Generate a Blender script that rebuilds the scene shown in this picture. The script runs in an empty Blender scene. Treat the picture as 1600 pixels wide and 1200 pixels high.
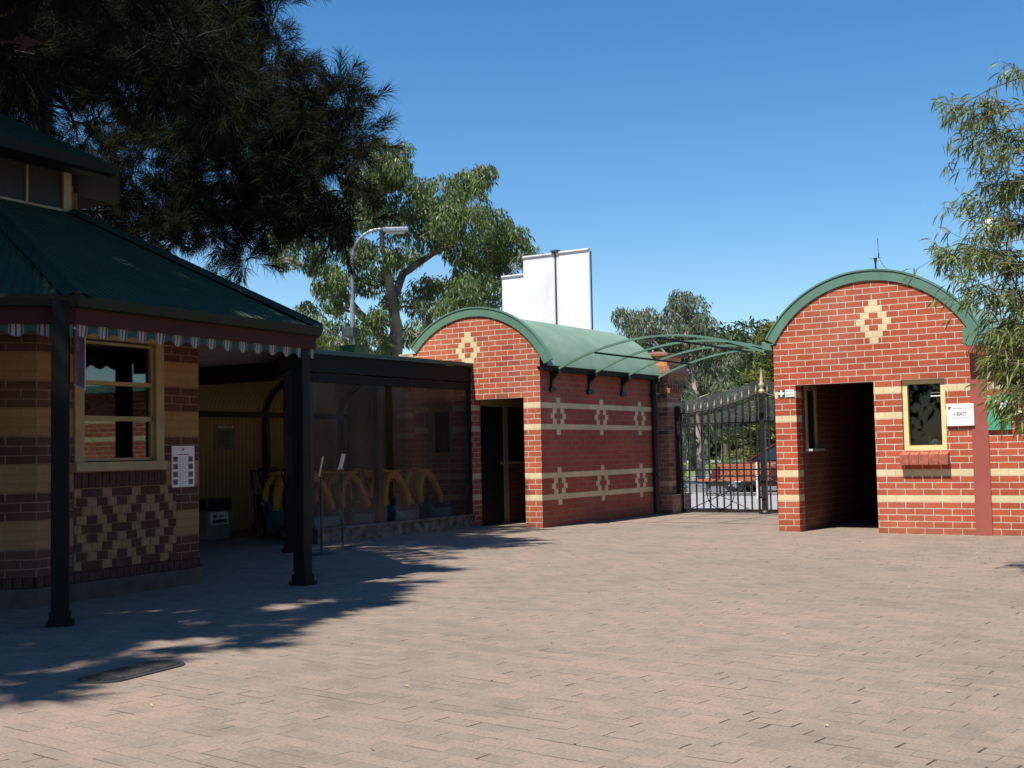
import bpy, bmesh, math, random
import numpy as np
from mathutils import Vector, Matrix
R = math.radians
S = bpy.context.scene
COL = S.collection
random.seed(5)

# ------------------------------------------------------------------ camera, sky, sun, exposure
CA, SA = math.cos(.5735), math.sin(.5735)
def set_camera():
    pitch, roll = .0559, .0198
    cd = bpy.data.cameras.new('camera'); cam = bpy.data.objects.new('camera', cd); COL.objects.link(cam)
    fh = Vector((-SA, CA, 0)); r0 = Vector((CA, SA, 0)); z = Vector((0, 0, 1))
    fwd = fh*math.cos(pitch) + z*math.sin(pitch); u0 = -fh*math.sin(pitch) + z*math.cos(pitch)
    right = r0*math.cos(roll) - u0*math.sin(roll); up = r0*math.sin(roll) + u0*math.cos(roll)
    m = Matrix((right, up, -fwd)).transposed().to_4x4(); m.translation = (0, 0, 1.2)
    cam.matrix_world = m
    cd.sensor_width = 36; cd.lens = 42.75; cd.clip_start = .05; cd.clip_end = 2000
    S.camera = cam
set_camera()
SUN_EL, SUN_AZ = 62, 188
w = bpy.data.worlds.new('World'); S.world = w; w.use_nodes = True
nt = w.node_tree; bg = nt.nodes['Background']
sky = nt.nodes.new('ShaderNodeTexSky'); sky.sky_type = 'NISHITA'; sky.sun_disc = False
sky.sun_elevation = R(SUN_EL); sky.sun_rotation = R(SUN_AZ); sky.air_density = 1.0; sky.dust_density = .1; sky.ozone_density = 3.0
hs = nt.nodes.new('ShaderNodeHueSaturation'); hs.inputs['Saturation'].default_value = 1.30
nt.links.new(sky.outputs[0], hs.inputs['Color']); nt.links.new(hs.outputs[0], bg.inputs[0]); bg.inputs[1].default_value = .077
sd = bpy.data.lights.new('sun', 'SUN'); sd.energy = 3.75; sd.angle = R(.53); sd.color = (1, .95, .87)
so = bpy.data.objects.new('sun', sd); COL.objects.link(so)
sdir = Vector((math.sin(R(SUN_AZ))*math.cos(R(SUN_EL)), math.cos(R(SUN_AZ))*math.cos(R(SUN_EL)), math.sin(R(SUN_EL))))
so.rotation_euler = sdir.to_track_quat('Z', 'Y').to_euler(); so.location = (0, -10, 30)
S.view_settings.view_transform = 'Standard'; S.view_settings.look = 'None'
S.view_settings.exposure = .95; S.view_settings.gamma = 1
S.render.engine = 'CYCLES'
S.cycles.max_bounces = 8; S.cycles.diffuse_bounces = 3; S.cycles.transparent_max_bounces = 24
S.render.resolution_x, S.render.resolution_y = 1024, 768

# ------------------------------------------------------------------ tags and helpers
def tag(o, label=None, cat=None, group=None, kind=None):
    if label: o['label'] = label
    if cat: o['category'] = cat
    if group: o['group'] = group
    if kind: o['kind'] = kind
    return o
def empty(name, loc, label, cat, group=None, rz=0):
    o = bpy.data.objects.new(name, None); COL.objects.link(o); o.location = loc; o.rotation_euler = (0, 0, rz)
    o.empty_display_size = .2
    return tag(o, label, cat, group)
def wloc(p):
    v = Vector((0, 0, 0))
    while p is not None:
        v = v + p.location; p = p.parent
    return v
def copy_tree(o, parent=None):
    c = o.copy(); COL.objects.link(c); c.parent = parent
    for ch in o.children: copy_tree(ch, c)
    return c

class MB:
    def __init__(s): s.v = []; s.f = []; s.uv = []; s.mi = []; s.sm = []; s.T = None; s.m = 0
    def add(s, vs, fs, uvs=None, smooth=False):
        b = len(s.v); vs = [Vector(x) for x in vs]
        for f in fs:
            if uvs is None:
                a = vs[f[0]]; n = Vector((0, 0, 0))
                for i in range(1, len(f)-1): n += (vs[f[i]]-a).cross(vs[f[i+1]]-a)
                ax = max(range(3), key=lambda i: abs(n[i]))
                s.uv.append([(vs[i].y, vs[i].z) if ax == 0 else (vs[i].x, vs[i].z) if ax == 1 else (vs[i].x, vs[i].y) for i in f])
            else: s.uv.append([uvs[i] for i in f])
            s.f.append([b+i for i in f]); s.mi.append(s.m); s.sm.append(smooth)
        s.v += [(s.T @ x) if s.T else x for x in vs]
        return s
    def box(s, x0, x1, y0, y1, z0, z1):
        v = [(x, y, z) for z in (z0, z1) for y in (y0, y1) for x in (x0, x1)]
        return s.add(v, [(0, 2, 3, 1), (4, 5, 7, 6), (0, 1, 5, 4), (1, 3, 7, 5), (3, 2, 6, 7), (2, 0, 4, 6)])
    def cbox(s, c, sx, sy, sz): return s.box(c[0]-sx/2, c[0]+sx/2, c[1]-sy/2, c[1]+sy/2, c[2]-sz/2, c[2]+sz/2)
    def bbox(s, x0, x1, y0, y1, z0, z1, b=.01):
        # box with chamfered edges
        bm = bmesh.new(); bmesh.ops.create_cube(bm, size=1)
        for v in bm.verts: v.co = ((x0+x1)/2+v.co.x*(x1-x0), (y0+y1)/2+v.co.y*(y1-y0), (z0+z1)/2+v.co.z*(z1-z0))
        bmesh.ops.bevel(bm, geom=bm.edges[:], offset=b, segments=2, profile=.6, affect='EDGES')
        bm.verts.index_update(); s.add([v.co.copy() for v in bm.verts], [[v.index for v in f.verts] for f in bm.faces]); bm.free(); return s
    def prism(s, pts, d):
        # pts: list of 3-D points (planar polygon), d: extrusion vector
        n = len(pts); d = Vector(d); a = [Vector(p) for p in pts]; b = [p+d for p in a]
        return s.add(a+b, [list(range(n))[::-1], list(range(n, 2*n))]+[(i, (i+1) % n, n+(i+1) % n, n+i) for i in range(n)])
    def tube(s, pts, r, n=8, cap=True, smooth=True):
        pts = [Vector(p) for p in pts]; k = len(pts); rs = r if isinstance(r, (list, tuple)) else [r]*k
        vs = []; up = None
        for i, p in enumerate(pts):
            t = (pts[min(i+1, k-1)]-pts[max(i-1, 0)]).normalized()
            if up is None: up = Vector((0, 0, 1)) if abs(t.z) < .9 else Vector((1, 0, 0))
            e = (up - t*up.dot(t)).normalized(); g = t.cross(e); up = e
            for j in range(n):
                a = 2*math.pi*j/n; vs.append(p+(e*math.cos(a)+g*math.sin(a))*rs[i])
        fs = [(i*n+j, i*n+(j+1) % n, (i+1)*n+(j+1) % n, (i+1)*n+j) for i in range(k-1) for j in range(n)]
        s.add(vs, fs, [(0, 0)]*len(vs), smooth)
        if cap: s.add(vs, [list(range(n))[::-1], list(range((k-1)*n, k*n))], [(0, 0)]*len(vs))
        return s
    def lathe(s, c, prof, n=16, smooth=True):
        vs = [(c[0]+r*math.cos(2*math.pi*j/n), c[1]+r*math.sin(2*math.pi*j/n), c[2]+z) for r, z in prof for j in range(n)]
        k = len(prof)
        s.add(vs, [(i*n+j, i*n+(j+1) % n, (i+1)*n+(j+1) % n, (i+1)*n+j) for i in range(k-1) for j in range(n)], [(0, 0)]*len(vs), smooth)
        return s.add(vs, [list(range(n))[::-1], list(range((k-1)*n, k*n))], [(0, 0)]*len(vs))
    def disc(s, c, ax, r, t, n=20):
        c = Vector(c); ax = Vector(ax).normalized(); return s.tube([c-ax*t/2, c+ax*t/2], r, n, smooth=False)
    def build(s, name, mats, parent=None, label=None):
        me = bpy.data.meshes.new(name); off = wloc(parent) if parent else Vector((0, 0, 0))
        me.from_pydata([tuple(v-off) for v in s.v], [], s.f)
        ul = me.uv_layers.new(name='UVMap'); k = 0
        flat = [c for f in s.uv for uv in f for c in uv]
        ul.data.foreach_set('uv', flat)
        if not isinstance(mats, (list, tuple)): mats = [mats]
        for m in mats: me.materials.append(m)
        me.polygons.foreach_set('material_index', s.mi); me.polygons.foreach_set('use_smooth', s.sm)
        me.update()
        o = bpy.data.objects.new(name, me); COL.objects.link(o)
        if parent: o.parent = parent
        if label: o['label'] = label
        return o

def npmesh(name, V, F, mat, parent=None, uv=None):
    me = bpy.data.meshes.new(name); off = np.array(wloc(parent)) if parent else np.zeros(3)
    V = V-off; n, k = F.shape
    me.vertices.add(len(V)); me.vertices.foreach_set('co', V.astype(np.float32).ravel())
    me.loops.add(n*k); me.loops.foreach_set('vertex_index', F.astype(np.int32).ravel())
    me.polygons.add(n); me.polygons.foreach_set('loop_start', np.arange(0, n*k, k, dtype=np.int32))
    me.polygons.foreach_set('loop_total', np.full(n, k, dtype=np.int32))
    me.materials.append(mat); me.update(calc_edges=True); me.validate()
    o = bpy.data.objects.new(name, me); COL.objects.link(o)
    if parent: o.parent = parent
    return o

# ------------------------------------------------------------------ material helpers
class G:
    def __init__(s, name):
        s.m = bpy.data.materials.new(name); s.m.use_nodes = True; s.t = s.m.node_tree
        s.b = s.t.nodes['Principled BSDF']; s.o = s.t.nodes['Material Output']
    def n(s, typ, ins=None, **kw):
        nd = s.t.nodes.new(typ)
        for k, v in kw.items(): setattr(nd, k, v)
        for k, v in (ins or {}).items(): s.set(nd.inputs[k], v)
        return nd
    def set(s, sock, v):
        if isinstance(v, bpy.types.NodeSocket): s.t.links.new(v, sock)
        elif isinstance(v, bpy.types.Node): s.t.links.new(v.outputs[0], sock)
        else:
            if isinstance(v, (tuple, list)) and len(v) == 3 and sock.type == 'RGBA': v = (*v, 1)
            sock.default_value = v
    def math(s, op, a, b=0, c=None, clamp=False):
        nd = s.n('ShaderNodeMath', {0: a, 1: b}, operation=op, use_clamp=clamp)
        if c is not None: s.set(nd.inputs[2], c)
        return nd.outputs[0]
    def mix(s, f, a, b, blend='MIX'):
        nd = s.n('ShaderNodeMix', data_type='RGBA', blend_type=blend)
        s.set(nd.inputs[0], f); s.set(nd.inputs[6], a); s.set(nd.inputs[7], b); return nd.outputs[2]
    def noise(s, scale, vec=None, detail=4, rough=.55):
        nd = s.n('ShaderNodeTexNoise', {'Scale': scale, 'Detail': detail, 'Roughness': rough})
        if vec is not None: s.set(nd.inputs['Vector'], vec)
        return nd.outputs['Fac']
    def ramp(s, f, stops):
        nd = s.n('ShaderNodeValToRGB', {0: f}); e = nd.color_ramp.elements
        while len(e) < len(stops): e.new(.5)
        for x, (p, c) in zip(e, stops): x.position = p; x.color = (*c, 1) if isinstance(c, (tuple, list)) else (c, c, c, 1)
        return nd.outputs[0]
    def pos(s): return s.n('ShaderNodeNewGeometry').outputs['Position']
    def obj(s): return s.n('ShaderNodeTexCoord').outputs['Object']
    def bump(s, h, st=.3, d=.01): s.set(s.b.inputs['Normal'], s.n('ShaderNodeBump', {'Height': h, 'Strength': st, 'Distance': d}))
    def p(s, **kw):
        for k, v in kw.items(): s.set(s.b.inputs[k.replace('_', ' ')], v)
        return s.m

def simple(name, col, rough=.6, var=.12, scale=6, metal=0, bump=0, spec=.5):
    g = G(name); nz = g.noise(scale, g.obj()); c2 = tuple(x*(1-var*2) for x in col); c1 = tuple(min(1, x*(1+var)) for x in col)
    g.p(Base_Color=g.ramp(nz, [(.3, c2), (.7, c1)]), Roughness=rough, Metallic=metal, Specular_IOR_Level=spec)
    if bump: g.bump(nz, bump)
    return g.m

def brick_mat(name, red1, red2, cream, course=.086, bands=(), diamonds=(), mortar=(.80, .70, .55), u0=0., per=None, msize=.011, dark=None):
    """bands: courses laid in cream brick; diamonds: (u, course) centres; per: (z0, n) alternate n courses"""
    g = G(name); uvn = g.n('ShaderNodeUVMap'); sep = g.n('ShaderNodeSeparateXYZ', {0: uvn.outputs[0]})
    u = sep.outputs[0]; v = sep.outputs[1]
    comb = g.n('ShaderNodeCombineXYZ', {0: g.math('ADD', u, u0+10*.24), 1: v})
    br = g.n('ShaderNodeTexBrick', {'Vector': comb, 'Color1': (0, 0, 0), 'Color2': (1, 1, 1), 'Mortar': (0, 0, 0), 'Scale': 1, 'Mortar Size': msize*.53,
                                   'Mortar Smooth': .15, 'Bias': 0, 'Brick Width': .24, 'Row Height': course}, offset=.5, offset_frequency=2)
    rnd = g.n('ShaderNodeSeparateColor', {0: br.outputs[0]}).outputs[0]
    fac = br.outputs['Fac']
    row = g.math('FLOOR', g.math('DIVIDE', v, course))
    mask = None
    def OR(a, b): return b if a is None else g.math('MAXIMUM', a, b)
    for c in bands:
        mask = OR(mask, g.math('COMPARE', row, c, .4))
    for cu, cr in diamonds:
        dr = g.math('ABSOLUTE', g.math('SUBTRACT', row, cr)); du = g.math('ABSOLUTE', g.math('SUBTRACT', u, cu))
        hi = g.math('LESS_THAN', du, g.math('MULTIPLY', g.math('SUBTRACT', 4, dr), .06))
        lo = g.math('GREATER_THAN', du, g.math('MULTIPLY', g.math('SUBTRACT', 2, dr), .06))
        mask = OR(mask, g.math('MULTIPLY', g.math('MULTIPLY', hi, lo), g.math('LESS_THAN', dr, 3.5)))
    if per:
        q = g.math('FLOOR', g.math('DIVIDE', g.math('SUBTRACT', v, per[0]), per[1]*course))
        mask = OR(mask, g.math('COMPARE', g.math('ABSOLUTE', g.math('MODULO', q, 2)), 1, .4))
    ps = g.pos()
    nz = g.noise(1.6, ps, 5); fine = g.noise(70, ps, 5, .7); blot = g.noise(17, ps, 4, .7); wash = g.noise(.7, ps, 4)
    rr = g.math('ADD', g.math('MULTIPLY', rnd, .75), g.math('MULTIPLY', g.math('SUBTRACT', blot, .5), .9), clamp=True)
    red = g.mix(rr, red1, red2)
    if dark: red = g.mix(g.math('GREATER_THAN', rnd, .86), red, dark)
    crm = g.mix(rr, cream, tuple(x*.84 for x in cream))
    mor = g.mix(g.ramp(blot, [(.3, 0.), (.7, 1.)]), mortar, tuple(x*.62 for x in mortar))
    body = red if mask is None else g.mix(mask, red, crm)
    mcol = mor if mask is None else g.mix(mask, mor, tuple(x*.82 for x in cream))
    c = g.mix(fac, body, mcol)
    c = g.mix(1, c, g.ramp(g.math('ADD', g.math('MULTIPLY', fine, .55), g.math('MULTIPLY', nz, .45)), [(.32, .66), (.62, 1.08)]), 'MULTIPLY')
    c = g.mix(g.ramp(wash, [(.5, 0.), (.74, .12)]), c, (.60, .46, .36))
    # grime splashed up from the paving
    z = g.n('ShaderNodeSeparateXYZ', {0: ps}).outputs[2]
    gr = g.math('MULTIPLY', g.math('SUBTRACT', 1, g.math('DIVIDE', z, .22), clamp=True), g.noise(9, ps))
    c = g.mix(g.math('MULTIPLY', gr, .6), c, (.12, .085, .06))
    g.p(Base_Color=c, Roughness=.85, Specular_IOR_Level=.25)
    g.bump(g.math('ADD', g.math('MULTIPLY', g.math('SUBTRACT', 1, fac), 1), g.math('MULTIPLY', fine, .35)), .6, .004)
    return g.m

RED1, RED2, CREAM = (.50, .118, .056), (.37, .074, .040), (.82, .66, .40)
BANDS = (5, 9, 18, 22)
M = {}
M['brickR'] = brick_mat('brick_right', RED1, RED2, CREAM, bands=BANDS, diamonds=[(1.44, 33)], u0=.017)
M['brickL'] = brick_mat('brick_left', (.49, .128, .062), (.40, .088, .05), CREAM, bands=BANDS, diamonds=[(-1.38, 33)], dark=(.35, .085, .055))
M['brickS'] = brick_mat('brick_side', (.42, .10, .058), (.31, .07, .046), CREAM, bands=BANDS, diamonds=[(.55+1.44*i, r) for i in range(3) for r in (7, 20)], mortar=(.33, .24, .18))  # red and mortar darkened in colour because this wall lies in shade
M['brickIn'] = brick_mat('brick_inner', (.20, .055, .035), (.15, .04, .028), CREAM, mortar=(.25, .19, .14))  # red brick with the interior's lack of light put into its colour
M['brickPier'] = brick_mat('brick_old', (.36, .16, .10), (.24, .10, .07), (.6, .42, .25), bands=(6, 23), mortar=(.5, .42, .33), dark=(.12, .07, .06))
M['brickK'] = brick_mat('brick_kiosk', (.135, .050, .033), (.088, .034, .025), (.39, .225, .10), course=.0782, per=(.243, 3), mortar=(.34, .2, .14))
M['kcream'] = simple('kiosk_cream_brick', (.33, .205, .10), .85, .15, 20, bump=.2)
M['kdark'] = simple('kiosk_dark_brick', (.085, .034, .025), .85, .2, 20, bump=.2)
M['kmortar'] = simple('kiosk_mortar', (.22, .14, .09), .9, .1, 30)
M['green'] = simple('green_paint', (.12, .235, .172), .45, .08, 3)
M['greendk'] = simple('dark_green_paint', (.006, .012, .010), .65, .15, 5, spec=.2)
M['black'] = simple('black_paint', (.012, .012, .012), .45, .2, 8)
M['iron'] = simple('wrought_iron', (.02, .018, .018), .42, .25, 15, bump=.15)
M['maroon'] = simple('maroon_paint', (.06, .016, .014), .7, .08, 4, spec=.2)
M['pillar'] = simple('rust_red_paint', (.34, .088, .068), .55, .05, 3)
M['cream'] = simple('cream_paint', (.80, .68, .33), .45, .05, 4)
M['creamdk'] = simple('aged_cream_paint', (.42, .32, .16), .55, .1, 4)  # darker cream for frames, door surround and recess ceiling
M['white'] = simple('white_paint', (.82, .82, .82), .4, .03, 5)
M['offwhite'] = simple('off_white_board', (.62, .60, .55), .6, .06, 5)
M['grey'] = simple('galvanised_steel', (.42, .44, .44), .4, .1, 10, metal=.6)
M['darkgrey'] = simple('dark_metal', (.05, .055, .06), .5, .2, 10)
M['concrete'] = simple('concrete', (.30, .26, .22), .9, .22, 5, bump=.3)
M['stone'] = simple('weathered_stone', (.50, .40, .26), .9, .25, 5, bump=.4)
M['orangestone'] = simple('orange_terracotta', (.62, .27, .12), .85, .15, 9, bump=.3)
M['gold'] = simple('gilded_finial', (.78, .62, .34), .35, .1, 12, metal=.35)
M['rubber'] = simple('rubber', (.015, .015, .016), .8, .2, 12)
M['bark'] = None
def roof_mat():
    g = G('weathered_green_roof'); ps = g.pos(); nz = g.noise(2.2, ps, 6, .6); sp = g.noise(42, ps, 3, .6)
    c = g.mix(g.ramp(nz, [(.35, 0.), (.7, 1.)]), (.165, .26, .18), (.235, .33, .235))
    c = g.mix(g.ramp(sp, [(.62, 0.), (.68, .8)]), c, (.34, .37, .29))
    c = g.mix(g.ramp(g.noise(25, ps, 4), [(.64, 0.), (.72, .6)]), c, (.08, .10, .06))
    g.p(Base_Color=c, Roughness=.6); g.bump(nz, .1); return g.m
M['roof'] = roof_mat()
def cloth():
    g = G('banner_cloth'); ps = g.pos(); mp = g.n('ShaderNodeMapping', {'Vector': ps, 'Scale': (1, 1, .25)}); nz = g.noise(1.6, mp, 3)
    g.p(Base_Color=g.ramp(nz, [(.3, (.66, .66, .66)), (.6, (.80, .80, .79))]), Roughness=.7); g.bump(nz, .6, .15); return g.m
M['cloth'] = cloth()
def corrugated():
    g = G('corrugated_green_iron'); uvn = g.n('ShaderNodeUVMap'); u = g.n('ShaderNodeSeparateXYZ', {0: uvn.outputs[0]}).outputs[0]
    wv = g.math('SINE', g.math('MULTIPLY', u, 2*math.pi/.076)); nz = g.noise(2.5, g.pos(), 5)
    g.p(Base_Color=g.ramp(nz, [(.3, (.024, .048, .022)), (.75, (.038, .070, .033))]), Roughness=.6, Specular_IOR_Level=.25); g.bump(wv, .9, .016); return g.m
M['corr'] = corrugated()
def boards():
    g = G('cream_vertical_boards'); x = g.n('ShaderNodeSeparateXYZ', {0: g.pos()}).outputs[1]
    fr = g.math('FRACT', g.math('DIVIDE', x, .09)); gap = g.math('LESS_THAN', fr, .09); nz = g.noise(3, g.pos())
    c = g.mix(gap, g.ramp(nz, [(.3, (.36, .27, .12)), (.7, (.46, .35, .16))]), (.12, .085, .04))
    g.p(Base_Color=c, Roughness=.6); g.bump(g.math('SUBTRACT', 1, gap), .5, .006); return g.m
M['boards'] = boards()
def glass(name, tint, alpha, rough=.02):
    # dark window glass: partly see-through, partly mirror
    g = G(name); fr = g.n('ShaderNodeFresnel', {0: 1.5}); tr = g.n('ShaderNodeBsdfTransparent', {0: tint}); gl = g.n('ShaderNodeBsdfGlossy', {0: (1, 1, 1), 'Roughness': rough})
    mx = g.n('ShaderNodeMixShader', {0: g.math('MULTIPLY', fr.outputs[0], alpha), 1: tr, 2: gl}); g.t.links.new(mx.outputs[0], g.o.inputs[0]); return g.m
M['glass'] = glass('window_glass', (.5, .55, .55), .6)
def plastic():
    g = G('clear_plastic_sheet'); ps = g.pos(); mp = g.n('ShaderNodeMapping', {'Vector': ps, 'Scale': (1, 1, .12)})
    st = g.noise(7, mp, 5, .65); tr = g.n('ShaderNodeBsdfTransparent', {0: (.70, .71, .68)})
    gl = g.n('ShaderNodeBsdfGlossy', {0: (.9, .9, .9), 'Roughness': .22}); df = g.n('ShaderNodeBsdfDiffuse', {0: (.30, .31, .28)})
    bp = g.n('ShaderNodeBump', {'Height': g.noise(1.3, mp, 3), 'Strength': .05, 'Distance': .1}); g.set(gl.inputs['Normal'], bp)
    m1 = g.n('ShaderNodeMixShader', {0: g.ramp(st, [(.45, .05), (.7, .14), (.8, .32)]), 1: tr, 2: df})
    m2 = g.n('ShaderNodeMixShader', {0: g.math('MULTIPLY', g.n('ShaderNodeFresnel', {0: 1.45}).outputs[0], .8), 1: m1, 2: gl}); g.t.links.new(m2.outputs[0], g.o.inputs[0]); return g.m
M['plastic'] = plastic()
def shade_mesh():
    g = G('grey_gate_mesh'); tr = g.n('ShaderNodeBsdfTransparent', {0: (1, 1, 1)}); df = g.n('ShaderNodeBsdfDiffuse', {0: (.10, .105, .11)})
    m1 = g.n('ShaderNodeMixShader', {0: .5, 1: tr, 2: df}); g.t.links.new(m1.outputs[0], g.o.inputs[0]); return g.m
M['mesh'] = shade_mesh()
def leafmat(name, dk, lt, rough=.5, trans=.25, spec=.4):
    g = G(name); rp = g.n('ShaderNodeNewGeometry').outputs['Random Per Island']
    c = g.mix(g.math('ADD', g.math('MULTIPLY', rp, .7), g.math('MULTIPLY', g.noise(.9, g.pos(), 2), .3)), dk, lt)
    g.p(Base_Color=c, Roughness=rough, Specular_IOR_Level=spec)
    if trans:
        tl = g.n('ShaderNodeBsdfTranslucent', {0: g.mix(.5, c, lt)}); mx = g.n('ShaderNodeMixShader', {0: trans, 1: g.b.outputs[0], 2: tl.outputs[0]})
        g.t.links.new(mx.outputs[0], g.o.inputs[0])
    return g.m
def barkmat(name, a, b, scale=3):
    g = G(name); ps = g.pos(); mp = g.n('ShaderNodeMapping', {'Vector': ps, 'Scale': (1, 1, .3)}); nz = g.noise(scale, mp, 6, .6)
    g.p(Base_Color=g.ramp(nz, [(.35, a), (.65, b)]), Roughness=.9); g.bump(nz, .6, .03); return g.m
M['bark'] = barkmat('dark_bark', (.010, .008, .007), (.024, .02, .017), 8)
M['gumbark'] = barkmat('gum_bark', (.10, .075, .055), (.30, .245, .20))
M['palebark'] = barkmat('pale_gum_bark', (.26, .19, .14), (.52, .43, .35))

# ------------------------------------------------------------------ ground
def paving_mat():
    g = G('faded_clay_pavers'); ps = g.pos(); mp = g.n('ShaderNodeMapping', {'Vector': ps, 'Rotation': (0, 0, R(6))})
    # slow wander so the rows are not ruler straight
    wob = g.n('ShaderNodeTexNoise', {'Vector': ps, 'Scale': .8, 'Detail': 3}); sepw = g.n('ShaderNodeSeparateColor', {0: wob.outputs['Color']})
    sp = g.n('ShaderNodeSeparateXYZ', {0: mp})
    x = g.math('ADD', sp.outputs[0], g.math('MULTIPLY', sepw.outputs[0], .09)); y = g.math('ADD', sp.outputs[1], g.math('MULTIPLY', sepw.outputs[1], .09))
    row = g.math('FLOOR', g.math('DIVIDE', y, .098)); fy = g.math('FRACT', g.math('DIVIDE', y, .098))
    jit = g.n('ShaderNodeTexWhiteNoise', {'W': row}, noise_dimensions='1D').outputs[0]
    xs = g.math('ADD', g.math('DIVIDE', x, .196), g.math('ADD', g.math('MULTIPLY', g.math('MODULO', row, 2), .5), g.math('MULTIPLY', jit, .09)))
    cx = g.math('FLOOR', xs); fx = g.math('FRACT', xs)
    idv = g.n('ShaderNodeCombineXYZ', {0: cx, 1: row}); wn = g.n('ShaderNodeTexWhiteNoise', {'Vector': idv}, noise_dimensions='3D')
    idv2 = g.n('ShaderNodeCombineXYZ', {0: cx, 1: row, 2: 7.}); wn2 = g.n('ShaderNodeTexWhiteNoise', {'Vector': idv2}, noise_dimensions='3D').outputs[0]
    idv3 = g.n('ShaderNodeCombineXYZ', {0: cx, 1: row, 2: 17.}); wn3 = g.n('ShaderNodeTexWhiteNoise', {'Vector': idv3}, noise_dimensions='3D').outputs[0]
    chipn = g.noise(45, ps, 2); rag = g.math('MULTIPLY', g.math('SUBTRACT', chipn, .5), .085)
    # head joints: width differs from paver to paver, many nearly shut
    hw = g.math('MULTIPLY', g.math('POWER', wn2, 4), .05)
    head = g.math('LESS_THAN', g.math('ADD', fx, rag), g.math('ADD', hw, .014)); headd = g.math('MULTIPLY', head, g.math('ADD', .46, g.math('MULTIPLY', g.math('POWER', wn2, 4), .5)))
    bw = g.math('MULTIPLY', g.math('POWER', wn3, 4), .09)
    bed = g.math('LESS_THAN', g.math('ADD', fy, rag), g.math('ADD', bw, .03)); bedd = g.math('MULTIPLY', bed, g.math('ADD', .22, g.math('MULTIPLY', g.math('POWER', wn3, 6), .5)))
    j = g.math('MAXIMUM', headd, bedd)
    big = g.noise(.45, ps, 5, .6); mid = g.noise(2.6, ps, 5, .65); fine = g.noise(60, ps, 6, .8)
    t = g.math('ADD', g.math('MULTIPLY', wn.outputs[0], .19), g.math('ADD', g.math('MULTIPLY', big, .60), g.math('MULTIPLY', mid, .52)))
    c = g.ramp(t, [(.48, (.205, .166, .134)), (.62, (.248, .199, .159)), (.80, (.305, .224, .176))])
    c = g.mix(g.ramp(mid, [(.52, 0.), (.72, .45)]), c, (.195, .168, .142))
    stain = g.noise(.9, g.n('ShaderNodeMapping', {'Vector': ps, 'Scale': (1, .45, 1), 'Location': (3, 1, 0)}), 6, .7); c = g.mix(g.ramp(stain, [(.56, 0.), (.70, .38)]), c, (.16, .135, .112))
    spot = g.noise(13, ps, 2, .5); c = g.mix(g.ramp(spot, [(.71, 0.), (.75, .5)]), c, (.12, .10, .09))
    c = g.mix(1, c, g.ramp(fine, [(.35, .72), (.65, 1.16)]), 'MULTIPLY')
    c = g.mix(j, c, (.045, .032, .026))
    g.p(Base_Color=c, Roughness=.9, Specular_IOR_Level=.2)
    hgt = g.math('SUBTRACT', g.math('ADD', g.math('MULTIPLY', wn.outputs[0], .3), g.math('MULTIPLY', fine, .15)), g.math('MULTIPLY', j, .8))
    g.bump(hgt, .5, .006); return g.m
def flat_mat(name, a, b, s1=.8, s2=30, rough=.9):
    g = G(name); ps = g.pos(); t = g.math('ADD', g.math('MULTIPLY', g.noise(s1, ps, 5), .6), g.math('MULTIPLY', g.noise(s2, ps, 3), .4))
    g.p(Base_Color=g.ramp(t, [(.35, a), (.65, b)]), Roughness=rough); g.bump(g.noise(s2, ps, 3), .3, .01); return g.m
def sheet(name, x0, x1, y0, y1, z, mat, n=1):
    mb = MB(); mb.add([(x0, y0, z), (x1, y0, z), (x1, y1, z), (x0, y1, z)], [(0, 1, 2, 3)]); return tag(mb.build(name, mat), kind='structure')
sheet('ground', -900, 900, -900, 1100, -.12, flat_mat('dry_soil', (.14, .12, .07), (.2, .17, .1)))
sheet('paving', -30, 30, -25, 21.35, 0, paving_mat())
sheet('forecourt', -45, 30, 21.35, 30.6, -.004, flat_mat('grey_concrete_slab', (.25, .245, .235), (.31, .30, .285)))
sheet('road', -140, 60, 30.75, 45.5, -.11, flat_mat('asphalt', (.10, .102, .105), (.145, .145, .145)))
mb = MB(); mb.box(-140, 60, 30.6, 30.75, -.13, .005); tag(mb.build('kerb', M['concrete']), kind='structure')
mb = MB(); mb.box(-140, 60, 45.5, 45.65, -.13, .005); tag(mb.build('kerb', M['concrete']), kind='structure')
sheet('footpath', -140, 60, 45.65, 49, 0, flat_mat('beige_path', (.36, .32, .25), (.44, .40, .32)))
sheet('road_line', -140, 60, 31.6, 31.72, -.104, M['white'])
gm = flat_mat('lawn', (.10, .15, .035), (.19, .235, .065), .3, 12)
sheet('lawn', -400, 200, 49, 400, -.004, gm)
sheet('park_path', -300, 100, 96, 108, 0.0, flat_mat('grey_park_path', (.3, .3, .31), (.38, .38, .39)))

# ------------------------------------------------------------------ barrel-roofed buildings
def arcpts(cx, zc, r, a0, a1, n): return [(cx+r*math.cos(a0+(a1-a0)*i/n), zc+r*math.sin(a0+(a1-a0)*i/n)) for i in range(n+1)]
def gable(mb, x0, x1, y0, t, cx, zc, r, zbase, n=36):
    # the arched top of a front wall, one thin column after another; uv follows x and z
    xs = [x0+(x1-x0)*i/n for i in range(n+1)]
    zt = lambda x: zc+math.sqrt(max(0, r*r-(x-cx)**2))
    for a, b in zip(xs, xs[1:]):
        mb.add([(a, y0, zbase), (b, y0, zbase), (b, y0, zt(b)), (a, y0, zt(a))], [(0, 1, 2, 3)])
        mb.add([(a, y0+t, zbase), (b, y0+t, zbase), (b, y0+t, zt(b)), (a, y0+t, zt(a))], [(3, 2, 1, 0)])
def shift_uv(mb, x0):
    mb.uv = [[(u-x0, v) for u, v in f] for f in mb.uv]; return mb
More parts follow.
